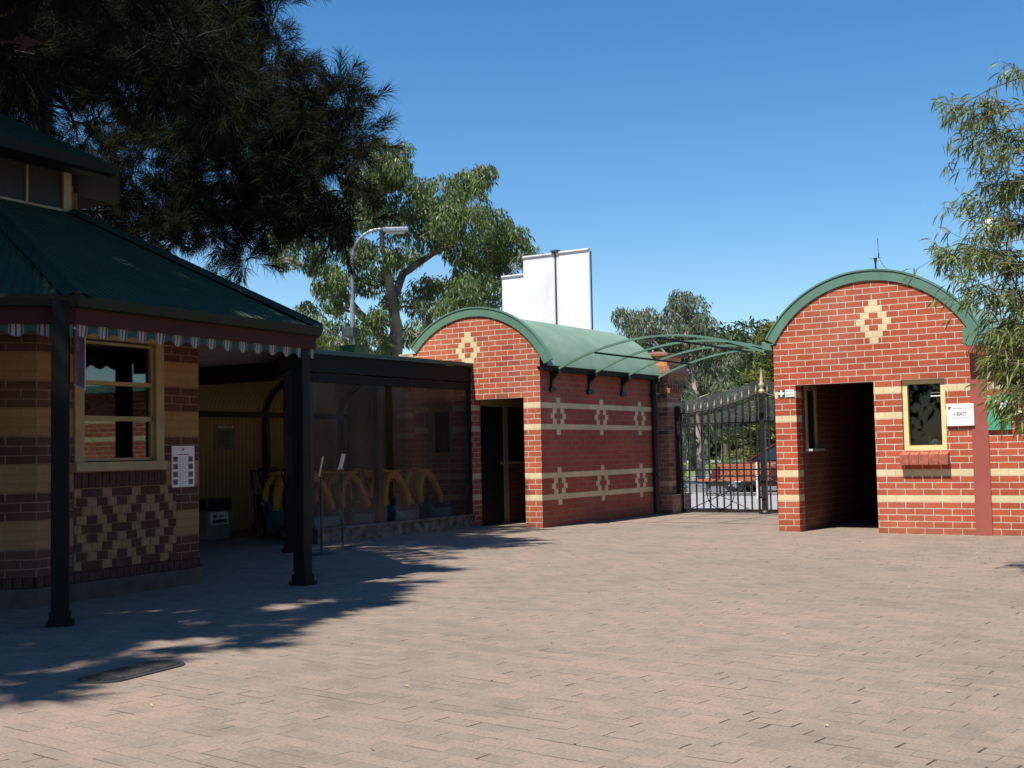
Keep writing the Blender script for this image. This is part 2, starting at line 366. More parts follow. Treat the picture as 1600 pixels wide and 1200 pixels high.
def arc_band(mb, cx, zc, r0, r1, a0, a1, y0, y1, n=40):
    a = arcpts(cx, zc, r0, a0, a1, n); b = arcpts(cx, zc, r1, a0, a1, n)
    for i in range(n):
        q = [(a[i][0], y0, a[i][1]), (b[i][0], y0, b[i][1]), (b[i+1][0], y0, b[i+1][1]), (a[i+1][0], y0, a[i+1][1])]
        q2 = [(x, y1, z) for x, _, z in q]
        fs = [(0, 1, 2, 3), (7, 6, 5, 4), (1, 5, 6, 2), (3, 7, 4, 0)]
        if i == 0: fs.append((0, 4, 5, 1))
        if i == n-1: fs.append((2, 6, 7, 3))
        mb.add(q+q2, fs, None, False)

# ---- right gatehouse
def window_unit(parent, x0, x1, z0, z1, y, fw, mats, depth=.09, rails=(), glassy=None, name='window'):
    """framed window in a wall facing -Y; y = frame front; returns frame object"""
    f = MB()
    f.box(x0, x0+fw, y, y+depth, z0+fw, z1-fw); f.box(x1-fw, x1, y, y+depth, z0+fw, z1-fw)
    f.box(x0, x1, y-.002, y+depth, z1-fw, z1); f.box(x0, x1, y-.002, y+depth, z0, z0+fw)
    for z in rails: f.box(x0+fw, x1-fw, y+.012, y+depth-.02, z-.02, z+.02)
    o = f.build(name, mats[0], parent)
    gm_ = MB(); gm_.box(x0+fw, x1-fw, y+depth-.035, y+depth-.03, z0+fw, z1-fw); gm_.build('pane', mats[1], o)
    return o
RX0, RX1, RY = -6.257, -3.585, 16.586
rb = empty('gatehouse', (RX0, RY, 0), 'red brick gatehouse with arched green roof and open dark passage, right of the gate', 'building')
wall = MB(); T = .23; ZE = 2.66; LIN = 2.064
OX0, OX1 = -5.948, -4.848
WX0, WX1, WZ0, WZ1 = -4.478, -3.908, 1.115, 2.07
wall.box(RX0, OX0, RY, RY+T, 0, LIN); wall.box(OX1, WX0, RY, RY+T, 0, LIN)
wall.box(WX1, RX1, RY, RY+T, 0, LIN); wall.box(WX0, WX1, RY, RY+T, 0, WZ0)
wall.box(RX0, RX1, RY, RY+T, LIN, ZE)
RCX, RZC, RR = -4.90, 1.93, 1.527
gable(wall, RX0+.002, RX1+.02, RY, T, RCX, RZC, RR, ZE)
shift_uv(wall, RX0)
wall.box(RX0, RX0+T, RY+T, RY+5.0, 0, ZE)                     # left side wall
shift = wall
wall.build('front_wall', M['brickR'], rb)
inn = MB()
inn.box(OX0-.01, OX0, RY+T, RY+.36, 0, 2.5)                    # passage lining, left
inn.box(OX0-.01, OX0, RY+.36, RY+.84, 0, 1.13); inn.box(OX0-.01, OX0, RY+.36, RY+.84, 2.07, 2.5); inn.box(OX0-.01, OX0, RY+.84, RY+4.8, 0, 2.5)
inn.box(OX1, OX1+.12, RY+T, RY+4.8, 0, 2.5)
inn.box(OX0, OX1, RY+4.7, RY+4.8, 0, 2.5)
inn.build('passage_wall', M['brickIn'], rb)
c_ = MB(); c_.box(OX0, OX1, RY+T, RY+4.7, 2.3, 2.34); c_.build('passage_ceiling', M['black'], rb)
tw = MB(); x = OX0
tw.box(x-.02, x+.02, RY+.36, RY+.42, 1.13, 2.07); tw.box(x-.02, x+.02, RY+.78, RY+.84, 1.13, 2.07)
tw.box(x-.02, x+.022, RY+.42, RY+.78, 2.01, 2.07)
two = tw.build('ticket_window', M['creamdk'], rb)
s_ = MB(); s_.box(x-.02, x+.10, RY+.34, RY+.9, 1.13, 1.16); s_.build('sill', M['offwhite'], two)
s_ = MB(); s_.box(x-.018, x-.012, RY+.42, RY+.78, 1.16, 2.01); s_.build('pane', M['black'], two)
wo = window_unit(rb, WX0, WX1, WZ0, WZ1, RY+.045, .068, (M['cream'], M['glass']), .10)
b_ = MB(); b_.box(WX0, WX1, RY+.6, RY+.62, 1.0, 2.4); b_.build('dark_lining', M['black'], wo)  # black sheet stands in for the unlit room behind the pane
sk = MB()
for i in range(1): sk.box(-4.12, -3.99, RY+.108, RY+.1085, 1.83, 1.845)
sk.box(-4.12, -3.99, RY+.108, RY+.1085, 1.875, 1.887); sk.build('sticker', M['white'], wo)
sl = MB(); n = 5; bw = (WX1-WX0+.06)/n
for i in range(n):
    a = WX0-.03+i*bw
    sl.prism([(a+.004, RY+.04, WZ0-.002), (a+.004, RY-.10, WZ0-.055), (a+.004, RY-.10, WZ0-.19), (a+.004, RY, WZ0-.17), (a+.004, RY+.04, WZ0-.17)], (bw-.008, 0, 0))
sl.box(WX0-.028, WX1+.028, RY-.09, RY+.0, WZ0-.16, WZ0-.06)
sl.build('brick_sill', simple('glazed_sill_brick', (.42, .12, .075), .55, .2, 25), rb)
pl = MB(); pl.box(RX1, -3.38, RY-.012, RY+.2, 0, 2.6); pl.build('steel_column', M['pillar'], rb)
rf = MB()
arc_band(rf, RCX, RZC, RR+.002, RR+.05, R(27), R(151.5), RY-.001, RY+4.9, 44); rf.build('roof', M['roof'], rb)
fa = MB(); arc_band(fa, RCX, RZC, RR-.005, RR+.125, R(27.5), R(151), RY-.022, RY-.002, 48)
arc_band(fa, RCX, RZC, RR+.128, RR+.15, R(27.5), R(151), RY-.034, RY+.04, 48); fa.build('fascia', M['green'], rb)
gt = MB(); gt.prism([(-6.30, RY+.0, 2.66), (-6.42, RY+.0, 2.70), (-6.42, RY+.0, 2.60), (-6.28, RY+.0, 2.58)], (0, 4.8, 0)); gt.build('gutter', M['green'], rb)
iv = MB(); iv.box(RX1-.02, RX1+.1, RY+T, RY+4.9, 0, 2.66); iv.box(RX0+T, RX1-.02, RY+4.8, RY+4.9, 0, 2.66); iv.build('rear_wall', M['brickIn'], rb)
# brick wing to its right
wg = empty('brick_wing', (-3.38, RY, 0), 'low red brick wing with cream bands and green gutter, right of the gatehouse', 'building')
w_ = MB(); w_.box(-3.38, 3.0, RY+.005, RY+.235, 0, 2.45); shift_uv(w_, RX0); w_.build('wall', M['brickR'], wg)
w_ = MB(); w_.box(-3.36, 3.2, RY-.22, RY+4.6, 2.50, 2.54); w_.build('roof', M['roof'], wg)
w_ = MB(); w_.prism([(-3.60, RY-.24, 2.70), (-3.60, RY-.24, 2.46), (3.2, RY-.24, 2.46), (3.2, RY-.24, 2.60), (-3.36, RY-.24, 2.60), (-3.44, RY-.24, 2.66)], (0, .06, 0)); w_.build('gutter', M['green'], wg)
# signs on the gatehouse
def text_mesh(body, size, mat, loc, parent, name, rot=(R(90), 0, 0), ext=.002):
    cu = bpy.data.curves.new(name, 'FONT'); cu.body = body; cu.size = size; cu.extrude = ext; cu.align_x = 'CENTER'; cu.align_y = 'CENTER'
    to = bpy.data.objects.new(name, cu); COL.objects.link(to); dg = bpy.context.evaluated_depsgraph_get(); me = bpy.data.meshes.new_from_object(to.evaluated_get(dg))
    bpy.data.objects.remove(to); me.materials.clear(); me.materials.append(mat); o = bpy.data.objects.new(name, me); COL.objects.link(o)
    o.parent = parent; o.location = Vector(loc)-wloc(parent); o.rotation_euler = rot; return o
ex = empty('exit_sign', (-3.72, RY-.03, 1.43), 'white EXIT sign board with a small dark emblem, beside the cream window', 'sign')
e_ = MB(); e_.bbox(-3.893, -3.545, RY-.035, RY-.004, 1.425, 1.712, .004); e_.build('board', M['white'], ex)
ink = simple('grey_print', (.16, .12, .15), .6, .05)
ink2 = simple('pale_grey_print', (.52, .50, .50), .6, .05)
text_mesh('EXIT', .062, ink, (-3.70, RY-.036, 1.582), ex, 'lettering')
e_ = MB(); y = RY-.0375
e_.prism([(-3.80, y, 1.582), (-3.785, y, 1.592), (-3.785, y, 1.572)], (0, .002, 0)); e_.box(-3.785, -3.775, y, y+.002, 1.579, 1.585); e_.build('arrow', ink, ex)
e_ = MB(); e_.prism([(-3.868, y, 1.66), (-3.853, y, 1.645), (-3.84, y, 1.652), (-3.838, y, 1.668), (-3.826, y, 1.672), (-3.84, y, 1.685), (-3.862, y, 1.682)], (0, .002, 0)); e_.build('emblem', ink, ex)
e_ = MB(); rr_ = random.Random(3); x = -3.81
while x < -3.57:
    l = rr_.uniform(.008, .03); e_.box(x, x+l, y, y+.001, 1.655, 1.662); x += l+.006
x = -3.80
while x < -3.60:
    l = rr_.uniform(.01, .03); e_.box(x, x+l, y, y+.001, 1.533, 1.537); x += l+.007
e_.build('small_print', ink2, ex)
fs = empty('first_aid_sign', (-6.09, RY-.01, 1.9), 'small plate with a white cross on dark green, high on the narrow brick pier', 'sign')
e_ = MB(); e_.box(-6.205, -6.105, RY-.012, RY-.002, 1.905, 2.002); e_.build('green_panel', simple('dark_green_enamel', (.02, .09, .06), .4), fs)
e_ = MB(); e_.box(-6.098, -5.962, RY-.014, RY-.002, 1.903, 2.006); e_.build('white_panel', M['white'], fs)
e_ = MB(); e_.box(-6.201, -6.109, RY-.0155, RY-.013, 1.938, 1.97); e_.box(-6.171, -6.139, RY-.0155, RY-.013, 1.908, 1.938); e_.box(-6.171, -6.139, RY-.0155, RY-.013, 1.97, 1.999); e_.build('cross', M['white'], fs)
e_ = MB()
for a, b in ((-6.085, -6.04), (-6.033, -5.99)): e_.box(a, b, RY-.0155, RY-.0145, 1.975, 1.987)
e_.box(-6.085, -5.985, RY-.0155, RY-.0145, 1.935, 1.939); e_.box(-6.085, -6.0, RY-.0155, RY-.0145, 1.921, 1.925); e_.build('small_print', ink2, fs)
gs = empty('green_sign', (-3.23, RY-.02, 1.36), 'square green sign with a white flower-like swirl, behind the hanging leaves', 'sign')
e_ = MB(); e_.bbox(-3.378, -3.095, RY-.032, RY-.002, 1.36, 1.80, .004); e_.build('board', simple('bright_green_enamel', (.08, .42, .25), .4, .1), gs)
e_ = MB()
for cx_, cz_, r_ in ((-3.27, 1.70, .04), (-3.22, 1.725, .045), (-3.17, 1.70, .045), (-3.20, 1.665, .05), (-3.25, 1.65, .035)):
    e_.disc((cx_, RY-.0335-r_*.02, cz_), (0, 1, 0), r_, .003, 16)
e_.build('swirl', M['white'], gs)
at = empty('radio_antenna', (-4.83, RY+.25, 3.56), 'thin whip antenna on a short dark mast on top of the arched roof', 'antenna')
a_ = MB(); x, y = -4.83, RY+.25
a_.lathe((x, y, 3.56), [(.012, 0), (.012, .16), (.022, .19), (.026, .23)], 10); a_.build('mast', M['darkgrey'], at)
a_ = MB(); a_.tube([(x-.08, y, 3.785), (x+.09, y, 3.785)], .003, 6); a_.tube([(x, y-.07, 3.785), (x, y+.07, 3.785)], .003, 6); a_.build('cross_arm', M['darkgrey'], at)
a_ = MB(); a_.tube([(x+.045, y, 3.785), (x+.05, y, 3.85)], .009, 6); a_.tube([(x+.045, y, 3.84), (x+.04, y, 4.06)], .004, 6); a_.build('whip', M['darkgrey'], at)
a_ = MB(); a_.tube([(x+.05, y, 3.79), (x+.09, y, 3.70), (x+.15, y, 3.62), (x+.22, y, 3.57)], .003, 6); a_.build('cable', M['darkgrey'], at)

tr_ = empty('ornament', (-4.10, RY+.13, WZ0+.07), 'small white and pink ornament behind the glass of the gatehouse window', 'ornament')
e_ = MB(); e_.lathe((-4.10, RY+.17, WZ0+.07), [(.02, 0), (.05, .02), (.055, .05), (.03, .07), (.01, .08)], 12); e_.build('bowl', M['white'], tr_)
e_ = MB(); e_.lathe((-4.03, RY+.17, WZ0+.07), [(.012, 0), (.03, .02), (.02, .05), (.004, .055)], 10); e_.build('flower', simple('pink_petals', (.6, .25, .3), .6), tr_)
e_ = MB(); e_.lathe((-4.17, RY+.17, WZ0+.07), [(.01, 0), (.02, .03), (.012, .10), (.018, .115), (.004, .13)], 10); e_.build('bird', M['offwhite'], tr_)

# ---- left ticket building
LX1, LY = -10.022, 16.33; LX0 = LX1-2.5; LLEN = 3.98
lb = empty('ticket_building', (LX1, LY, 0), 'red brick building with weathered arched green roof and banded side wall, left of gate', 'building')
wall = MB(); PX0, PX1 = -11.335, -10.335
VX0, VX1, VZ0, VZ1 = -12.255, -11.731, 1.13, 1.985
wall.box(PX1, LX1-.002, LY, LY+.3, 0, LIN); wall.box(VX1, PX0, LY, LY+T, 0, LIN); wall.box(LX0, VX0, LY, LY+T, 0, LIN); wall.box(VX0, VX1, LY, LY+T, 0, VZ0)
wall.box(VX0, VX1, LY, LY+T, VZ1, LIN); wall.box(LX0, LX1-.002, LY, LY+T, LIN, 2.66)
LCX, LZC, LR = -11.30, 1.905, 1.53
gable(wall, LX0, LX1-.002, LY, T, LCX, LZC, LR, 2.66)
shift_uv(wall, LX1); wall.build('front_wall', M['brickL'], lb)
sw = MB(); sw.box(LX1-.23, LX1, LY+.3, LY+LLEN, 0, 2.62)
sw.add([(LX1, LY, 0), (LX1, LY+.3, 0), (LX1, LY+.3, 2.62), (LX1, LY, 2.62)], [(0, 1, 2, 3)])
shift_uv(sw, LY); sw.build('side_wall', M['brickS'], lb)
iw = MB(); x = PX0-.02          # inner left wall of the recess holding the door and a hatch
iw.box(x-.2, x, LY+T, LY+.27, 0, 2.4); iw.box(x-.2, x, LY+1.05, LY+3.6, 0, 1.0); iw.box(x-.2, x, LY+2.2, LY+3.6, 1.0, 2.4)
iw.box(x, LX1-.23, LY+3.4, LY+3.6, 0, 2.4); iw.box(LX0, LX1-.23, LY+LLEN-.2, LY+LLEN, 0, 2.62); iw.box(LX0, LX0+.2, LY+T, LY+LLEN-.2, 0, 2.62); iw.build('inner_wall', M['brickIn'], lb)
c_ = MB(); c_.box(PX0-.02, LX1-.23, LY+T+.0, LY+3.4, 2.12, 2.15); c_.build('recess_ceiling', M['creamdk'], lb)
fr = MB(); fr.box(x-.06, x+.012, LY+.27, LY+2.2, 1.97, 2.10); fr.box(x-.06, x+.012, LY+.95, LY+1.07, 0, 1.97); fr.box(x-.06, x+.01, LY+1.07, LY+2.2, 1.0, 1.04)
fro = fr.build('door_frame', M['creamdk'], lb)
d_ = MB(); d_.box(x-.05, x-.01, LY+.27, LY+.95, 0.01, 1.97)
for z0, z1 in ((.15, .85), (1.0, 1.8)): d_.box(x-.012, x-.004, LY+.37, LY+.85, z0, z1)
dr = d_.build('door', simple('very_dark_green_door', (.008, .016, .014), .5), lb)
h_ = MB(); h_.lathe((0, 0, 0), [(.0, 0)], 3) if False else None
h_.tube([(x-.01, LY+.88, 1.02), (x+.045, LY+.88, 1.02), (x+.045, LY+.80, 1.02)], .009, 8); h_.disc((x-.002, LY+.88, 1.02), (1, 0, 0), .025, .012); h_.build('handle', M['gold'], dr)
p_ = MB(); p_.box(x-.04, x-.035, LY+1.07, LY+2.2, 1.04, 1.97); p_.build('hatch_pane', M['black'], lb)
wo = window_unit(lb, VX0, VX1, VZ0, VZ1, LY+.03, .085, (M['creamdk'], M['glass']), .10)
b_ = MB(); b_.box(VX0, VX1, LY+.5, LY+.52, 1.0, 2.2); b_.build('dark_lining', M['black'], wo)  # black sheet in place of the dark, unlit room
rf = MB(); arc_band(rf, LCX, LZC, LR+.002, LR+.045, R(24.5), R(140), LY-.001, LY+LLEN+.15, 44); rf.build('roof', M['roof'], lb)
fa = MB(); arc_band(fa, LCX, LZC, LR-.005, LR+.125, R(26), R(139.5), LY-.022, LY-.002, 48)
arc_band(fa, LCX, LZC, LR+.128, LR+.15, R(26), R(139.5), LY-.034, LY+.04, 48); fa.build('fascia', M['green'], lb)
g_ = MB(); gx = LX1+.10
g_.prism([(gx-.09, LY-.1, 2.52), (gx-.06, LY-.1, 2.47), (gx+.02, LY-.1, 2.47), (gx+.045, LY-.1, 2.58), (gx+.035, LY-.1, 2.58), (gx+.01, LY-.1, 2.485), (gx-.05, LY-.1, 2.485), (gx-.08, LY-.1, 2.54)], (0, LLEN+.25, 0)); g_.build('gutter', M['greendk'], lb)
dp = MB(); dp.tube([(LX1+.06, LY+LLEN-.06, 2.48), (LX1+.06, LY+LLEN-.06, .05)], .055, 12)
for z in (2.2, .72): dp.box(LX1-.02, LX1+.13, LY+LLEN-.13, LY+LLEN+.01, z, z+.04)
dp.build('downpipe', M['black'], lb)
v_ = MB(); v_.tube([(LX1-.25, LY+3.35, 3.05), (LX1-.25, LY+3.35, 2.72)], .012, 6); v_.tube([(LX1-.12, LY+3.62, 2.82), (LX1-.02, LY+3.8, 2.62)], .012, 6); v_.build('roof_bracket', M['darkgrey'], lb)
# stone-capped stub at the far left of the arch
sc = MB(); sc.bbox(-12.86, -12.54, LY+.02, LY+.35, 2.60, 2.90, .01); tag(sc.build('stone_block', M['stone']), 'weathered cream stone block at the left foot of the left arched roof', 'block')
sc = MB(); sc.box(-12.92, -12.56, LY-.03, LY+.3, 0, 2.55); 
o = MB(); o.v, o.f, o.uv, o.mi, o.sm = sc.v, sc.f, sc.uv, sc.mi, sc.sm
shift_uv(o, LX1); tag(o.build('brick_pier', brick_mat('brick_pier_banded', RED1, RED2, CREAM, bands=(17, 21))), 'dim red brick pier with two cream bands behind the plastic screen', 'pier')

# ---- canopy ribs over the gate
cf = empty('canopy_frame', (-8.1, 18.4, 2.5), 'curved green steel canopy ribs without a cover, spanning above the gate', 'canopy')
def ribz(x):
    t = (x+8.08)/1.78; return 2.915-.40*t*t
ribY = (16.66, 17.88, 19.08, 20.25)
for y in ribY:
    a_ = MB(); xs = [-9.86+i*(3.56/24) for i in range(25)]
    pts = [(x, y, ribz(x)) for x in xs]
    for p, q in zip(pts, pts[1:]):
        n_ = Vector((-(q[2]-p[2]), 0, q[0]-p[0])).normalized()*.016
        P, Q = Vector(p), Vector(q)
        a_.add([P-n_+Vector((0, -.02, 0)), Q-n_+Vector((0, -.02, 0)), Q+n_+Vector((0, -.02, 0)), P+n_+Vector((0, -.02, 0)), P-n_+Vector((0, .02, 0)), Q-n_+Vector((0, .02, 0)), Q+n_+Vector((0, .02, 0)), P+n_+Vector((0, .02, 0))],
               [(0, 1, 2, 3), (7, 6, 5, 4), (3, 2, 6, 7), (1, 0, 4, 5)])
    a_.build('rib', M['green'], cf)
    b_ = MB(); b_.prism([(LX1, y-.03, 2.44), (LX1, y-.03, 2.14), (LX1+.03, y-.03, 2.14), (LX1+.05, y-.03, 2.34), (LX1+.17, y-.03, 2.44), (LX1+.17, y-.03, 2.50), (LX1, y-.03, 2.50)], (0, .06, 0)); b_.tube([(LX1+.02, y-.08, 2.19), (LX1+.02, y+.09, 2.19)], .035, 8); b_.build('wall_bracket', M['black'], cf)
for x in (-9.2, -8.1, -7.0):
    a_ = MB(); a_.tube([(x, ribY[0], ribz(x)-.03), (x, ribY[-1], ribz(x)-.03)], .016, 6); a_.build('purlin', M['greendk'], cf)

# ---- gate, pier
def gate_leaf(sgn, x_post, width, label):
    # leaf runs from the centre post (x_post) away by width in direction sgn
    GY = 20.9
    o = empty('gate_leaf', (x_post, GY, 0), label, 'gate', 'leaves of the wrought iron gate')
    X = lambda d: x_post+sgn*d
    def ztop(d): # rail under the spearheads, dips away from the post
        t = min(1, d/width); return 1.86+.34*(1-t)**1.9
    n = 12
    ds = [.11+i*(width-.14)/(n-1) for i in range(n)]
    b_ = MB()
    for d in ds: b_.box(X(d)-.0125, X(d)+.0125, GY-.0125, GY+.0125, .06, ztop(d))
    b_.build('bars', M['iron'], o)
    for i, d in enumerate(ds):
        s_ = MB(); s_.lathe((X(d), GY, ztop(d)), [(.008, 0), (.016, .012), (.01, .03), (.024, .045), (.016, .08), (.001, .17)], 8); s_.build('spearhead', simple('pale_spearhead', (.42, .36, .30), .5) if i == 0 and sgn < 0 else bpy.data.materials['pale_spearhead'], o)
    r_ = MB()
    k = 16; pp = [(X(.03+i*(width-.03)/k), GY, ztop(.03+i*(width-.03)/k)) for i in range(k+1)]
    r_.tube(pp, .013, 6)
    for z, hgt in ((1.655, .022), (.80, .03), (.675, .016), (.05, .06)): r_.box(min(X(.03), X(width)), max(X(.03), X(width)), GY-.014, GY+.014, z-hgt/2, z+hgt/2)
    r_.box(X(width)-.02, X(width)+.02, GY-.02, GY+.02, .03, 1.9)
    r_.build('rails', M['iron'], o)
    c_ = MB(); cx_ = X(width*.52); rad = .265
    c_.tube([(cx_+rad*math.cos(2*math.pi*i/36), GY-.02, .355+rad*math.sin(2*math.pi*i/36)) for i in range(37)], .010, 6, cap=False); c_.build('ring', M['iron'], o)
    c_ = MB(); c_.tube([(X(.05), GY-.03, .66), (X(width-.2), GY-.03, .09)], .008, 6); c_.tube([(X(.3), GY-.034, .09), (X(width-.03), GY-.034, .66)], .008, 6); c_.build('cross_brace', M['iron'], o)
    m_ = MB(); k = 14
    for i in range(k):
        a, b = .04+i*(width-.05)/k, .04+(i+1)*(width-.05)/k
        m_.add([(X(a), GY+.03, 1.60), (X(b), GY+.03, 1.60), (X(b), GY+.03, ztop(b)+.235+.04*math.sin(b*2)), (X(a), GY+.03, ztop(a)+.235+.04*math.sin(a*2))], [(0, 1, 2, 3)])
    m_.build('mesh_screen', M['mesh'], o)
    c_ = MB()
    for i in range(24):
        x = X(.06+i*(width-.1)/23); z0 = .692; r1 = .022
        c_.tube([(x-r1, GY, .79), (x-r1*.3, GY, .75), (x+r1, GY, .735), (x-r1*.3, GY, .72), (x-r1, GY, .69)], .004, 4)
    c_.build('scroll_band', M['iron'], o)
    return o
gate_leaf(-1, -8.13, 1.63, 'left leaf of the black wrought iron gate, next to the old brick pier')
gate_leaf(1, -8.13, 1.63, 'right leaf of the black wrought iron gate, mostly hidden behind the gatehouse')
gp = empty('gate_post', (-8.13, 20.9, 0), 'black iron centre post of the gate topped by a pale pointed finial', 'gate post')
a_ = MB(); a_.box(-8.175, -8.085, 20.855, 20.945, 0, 2.16); a_.lathe((-8.13, 20.9, 0), [(.10, 0), (.10, .05), (.06, .07)], 12); a_.build('post', M['iron'], gp)
a_ = MB(); a_.lathe((-8.13, 20.9, 2.16), [(.035, 0), (.055, .03), (.05, .07), (.022, .10), (.05, .14), (.055, .17), (.03, .21), (.028, .24), (.03, .27), (.014, .38), (.001, .49)], 16); a_.build('finial', M['gold'], gp)
a_ = MB()
a_.box(-8.225, -8.195, 20.83, 20.86, .0, 1.0); a_.box(-8.225, -8.07, 20.83, 20.87, .60, .68); a_.box(-8.225, -8.07, 20.83, 20.87, .28, .32)
a_.build('latch', M['iron'], gp)
def pier(x0, x1, y0, y1, label):
    o = empty('brick_pier', ((x0+x1)/2, (y0+y1)/2, 0), label, 'pier', 'old brick piers beside the gate')
    a_ = MB(); a_.box(x0, x1, y0, y1, .35, 2.42); a_.build('shaft', M['brickPier'], o)
    a_ = MB(); a_.prism([(x0-.09, y0-.09, 0), (x1+.09, y0-.09, 0), (x1+.09, y1+.09, 0), (x0-.09, y1+.09, 0)], (0, 0, .36)); a_.build('base', M['brickPier'], o)
    a_ = MB()
    for i, (z0, z1, e) in enumerate(((2.42, 2.50, .03), (2.50, 2.60, .07), (2.60, 2.68, .13), (2.68, 2.74, .10))): a_.box(x0-e, x1+e, y0-e, y1+e, z0, z1)
    k = 6
    for i in range(k):
        xx = x0+.03+i*(x1-x0-.06)/(k-1); a_.box(xx-.018, xx+.018, y0-.05, y0, 2.24, 2.42)
        yy = y0+.03+i*(y1-y0-.06)/(k-1); a_.box(x1, x1+.05, yy-.018, yy+.018, 2.24, 2.42)
    a_.build('corbelling', M['brickPier'], o)
    a_ = MB(); a_.bbox(x0-.02, x1+.02, y0-.02, y1+.02, 2.74, 2.93, .01); a_.build('collar', M['orangestone'], o)
    a_ = MB(); a_.bbox(x0-.07, x1+.07, y0-.07, y1+.07, 2.93, 2.98, .01); c = Vector(((x0+x1)/2, (y0+y1)/2, 3.05)); q = [(x0-.06, y0-.06, 2.982), (x1+.06, y0-.06, 2.982), (x1+.06, y1+.06, 2.982), (x0-.06, y1+.06, 2.982)]
    a_.add(q+[c], [(0, 1, 4), (1, 2, 4), (2, 3, 4), (3, 0, 4), (3, 2, 1, 0)]); a_.build('cap', simple('brown_red_cap', (.26, .12, .075), .9, .25, 20, bump=.5), o)
    return o
pier(-10.42, -9.84, 20.55, 21.13, 'old corbelled brick pier with orange cap, between the side wall and the gate')
a_ = MB(); a_.box(-9.84, -9.74, 20.84, 20.96, 0, 2.0); tag(a_.build('hinge_post', M['iron']), 'black iron hinge post fixed to the old brick pier', 'gate post')

# ------------------------------------------------------------------ octagonal kiosk
KC = Vector((-11.2, 6.98, 0)); KT = R(4.5)
def kp(r, ang, z, c=KC): return Vector((c.x+r*math.cos(KT+R(ang)), c.y+r*math.sin(KT+R(ang)), z))
def facetM(i, ap, c=KC):
    """local frame of facet i (0 faces the camera side): local x runs along the wall, local -y points outward"""
    a = KT+R(45*i); n = Vector((math.cos(a), math.sin(a), 0)); t = Vector((-math.sin(a), math.cos(a), 0))
    m = Matrix((t, -n, Vector((0, 0, 1)))).transposed().to_4x4(); m.translation = c+n*ap; return m
ks = empty('kiosk', KC, 'octagonal banded brick kiosk with dark green corrugated roof and striped valance, in shade', 'kiosk')
WC = KC+Vector((-math.sin(KT), math.cos(KT), 0))*.15; WR = 2.51; WAP = WR*math.cos(R(22.5)); WH = WR*math.sin(R(22.5))
kw = MB(); kpn = MB(); kpl = MB(); ksold = MB()
for i in range(8):
    kw.T = facetM(i, WAP, WC); kpl.T = kw.T; ksold.T = kw.T
    if i in (0,):
        wx0, wx1 = -.57, .482
        for a, b, z0, z1 in ((-WH, wx0, .243, 2.6), (wx1, WH, .243, 2.6), (wx0, wx1, 2.36, 2.6), (wx0, wx1, .243, 1.106)):
            kw.box(a, b, 0, .2, z0, z1)
    elif i == 7:
        kw.box(-WH, WH, 0, .2, .243, 2.6)
    else: kw.box(-WH, WH, 0, .2, .243, 2.6)
    kpl.box(-WH-.012, WH+.012, -.03, .2, 0, .153)
    x = -WH
    while x < WH-.04: ksold.box(x+.004, min(x+.075, WH-.002), -.006, .15, .157, .239); x += .079
kw.build('wall', M['brickK'], ks); kpl.build('plinth', simple('dirty_plinth', (.105, .088, .07), .9, .2, 6, bump=.3), ks); ksold.build('soldier_course', M['kdark'], ks)  # plinth in a darker, mottled concrete colour
kpm = MB(); kpm.T = facetM(0, WAP, WC)
# patterned brick panel under the window, brick by brick
kpm.m = 0; kpm.box(-.575, .65, -.003, .0, .262, .955)
U = .0575; C0 = -.03
for r in range(9):
    z0 = .250+r*.0782; z0 = .252+r*.0782
    if r % 4 == 0: dk = [(6*k-2, 6*k+2) for k in range(-4, 5)]
    elif r % 4 == 2: dk = [(6*k+2, 6*k+4) for k in range(-4, 5)]
    elif r in (1, 7): dk = [(4*k-1, 4*k+1) for k in range(-5, 6)]
    else: dk = [(4*k+1, 4*k+3) for k in range(-5, 6)]
    cuts = sorted({q for a in dk for q in a})
    for a, b in zip(cuts, cuts[1:]):
        isd = any(p == a and q == b for p, q in dk); segs = [(a, b)]
        if not isd and b-a > 3: segs = [(a, (a+b)//2), ((a+b)//2, b)]
        for p, q in segs:
            x0, x1 = max(C0+p*U+.004, -.57), min(C0+q*U-.004, .645)
            if x1-x0 > .01: kpm.m = 2 if isd else 1; kpm.box(x0, x1, -.009-.001*((p+r) % 2), -.003, z0+.004, z0+.074)
kpm.m = 2
x = -.57
while x < .52: kpm.box(x+.003, x+.072, -.012, -.0, .962, 1.095); x += .078
kpm.build('patterned_panel', [M['kmortar'], M['kcream'], M['kdark']], ks)
# corner quoins
# window
kwn = MB(); kwn.T = facetM(0, WAP, WC); a, b = -.57, .482
fw = .10
kwn.box(b-fw, b, -.02, .10, 1.184, 2.36); kwn.box(a, a+fw, -.02, .10, 1.184, 2.36); kwn.box(a+fw, b-fw, -.018, .1, 2.27, 2.36); kwn.box(a-.01, b+.01, -.05, .12, 1.106, 1.184)
for z, e in ((2.24, .012), (1.885, .018), (1.57, .022), (1.205, .012)): kwn.box(a+fw, b-fw, .02, .06, z-e, z+e)
kwn.box(b-fw-.03, b-fw, .02, .06, 1.19, 2.27); kwn.box(a+fw, a+fw+.03, .02, .06, 1.19, 2.27)
kwo = kwn.build('window', M['creamdk'], ks)
pn = MB(); pn.T = kwn.T; pn.box(a+fw+.03, b-fw-.03, .045, .049, 1.2, 2.27); pn.build('pane', M['glass'], kwo)
# inner floor and lining
k_ = MB(); k_.T = facetM(4, WAP-.21, WC); k_.box(-WH+.1, WH-.1, -.012, 0, 0.02, 2.6); k_.build('back_lining', simple('dim_interior', (.10, .085, .06), .8), ks)
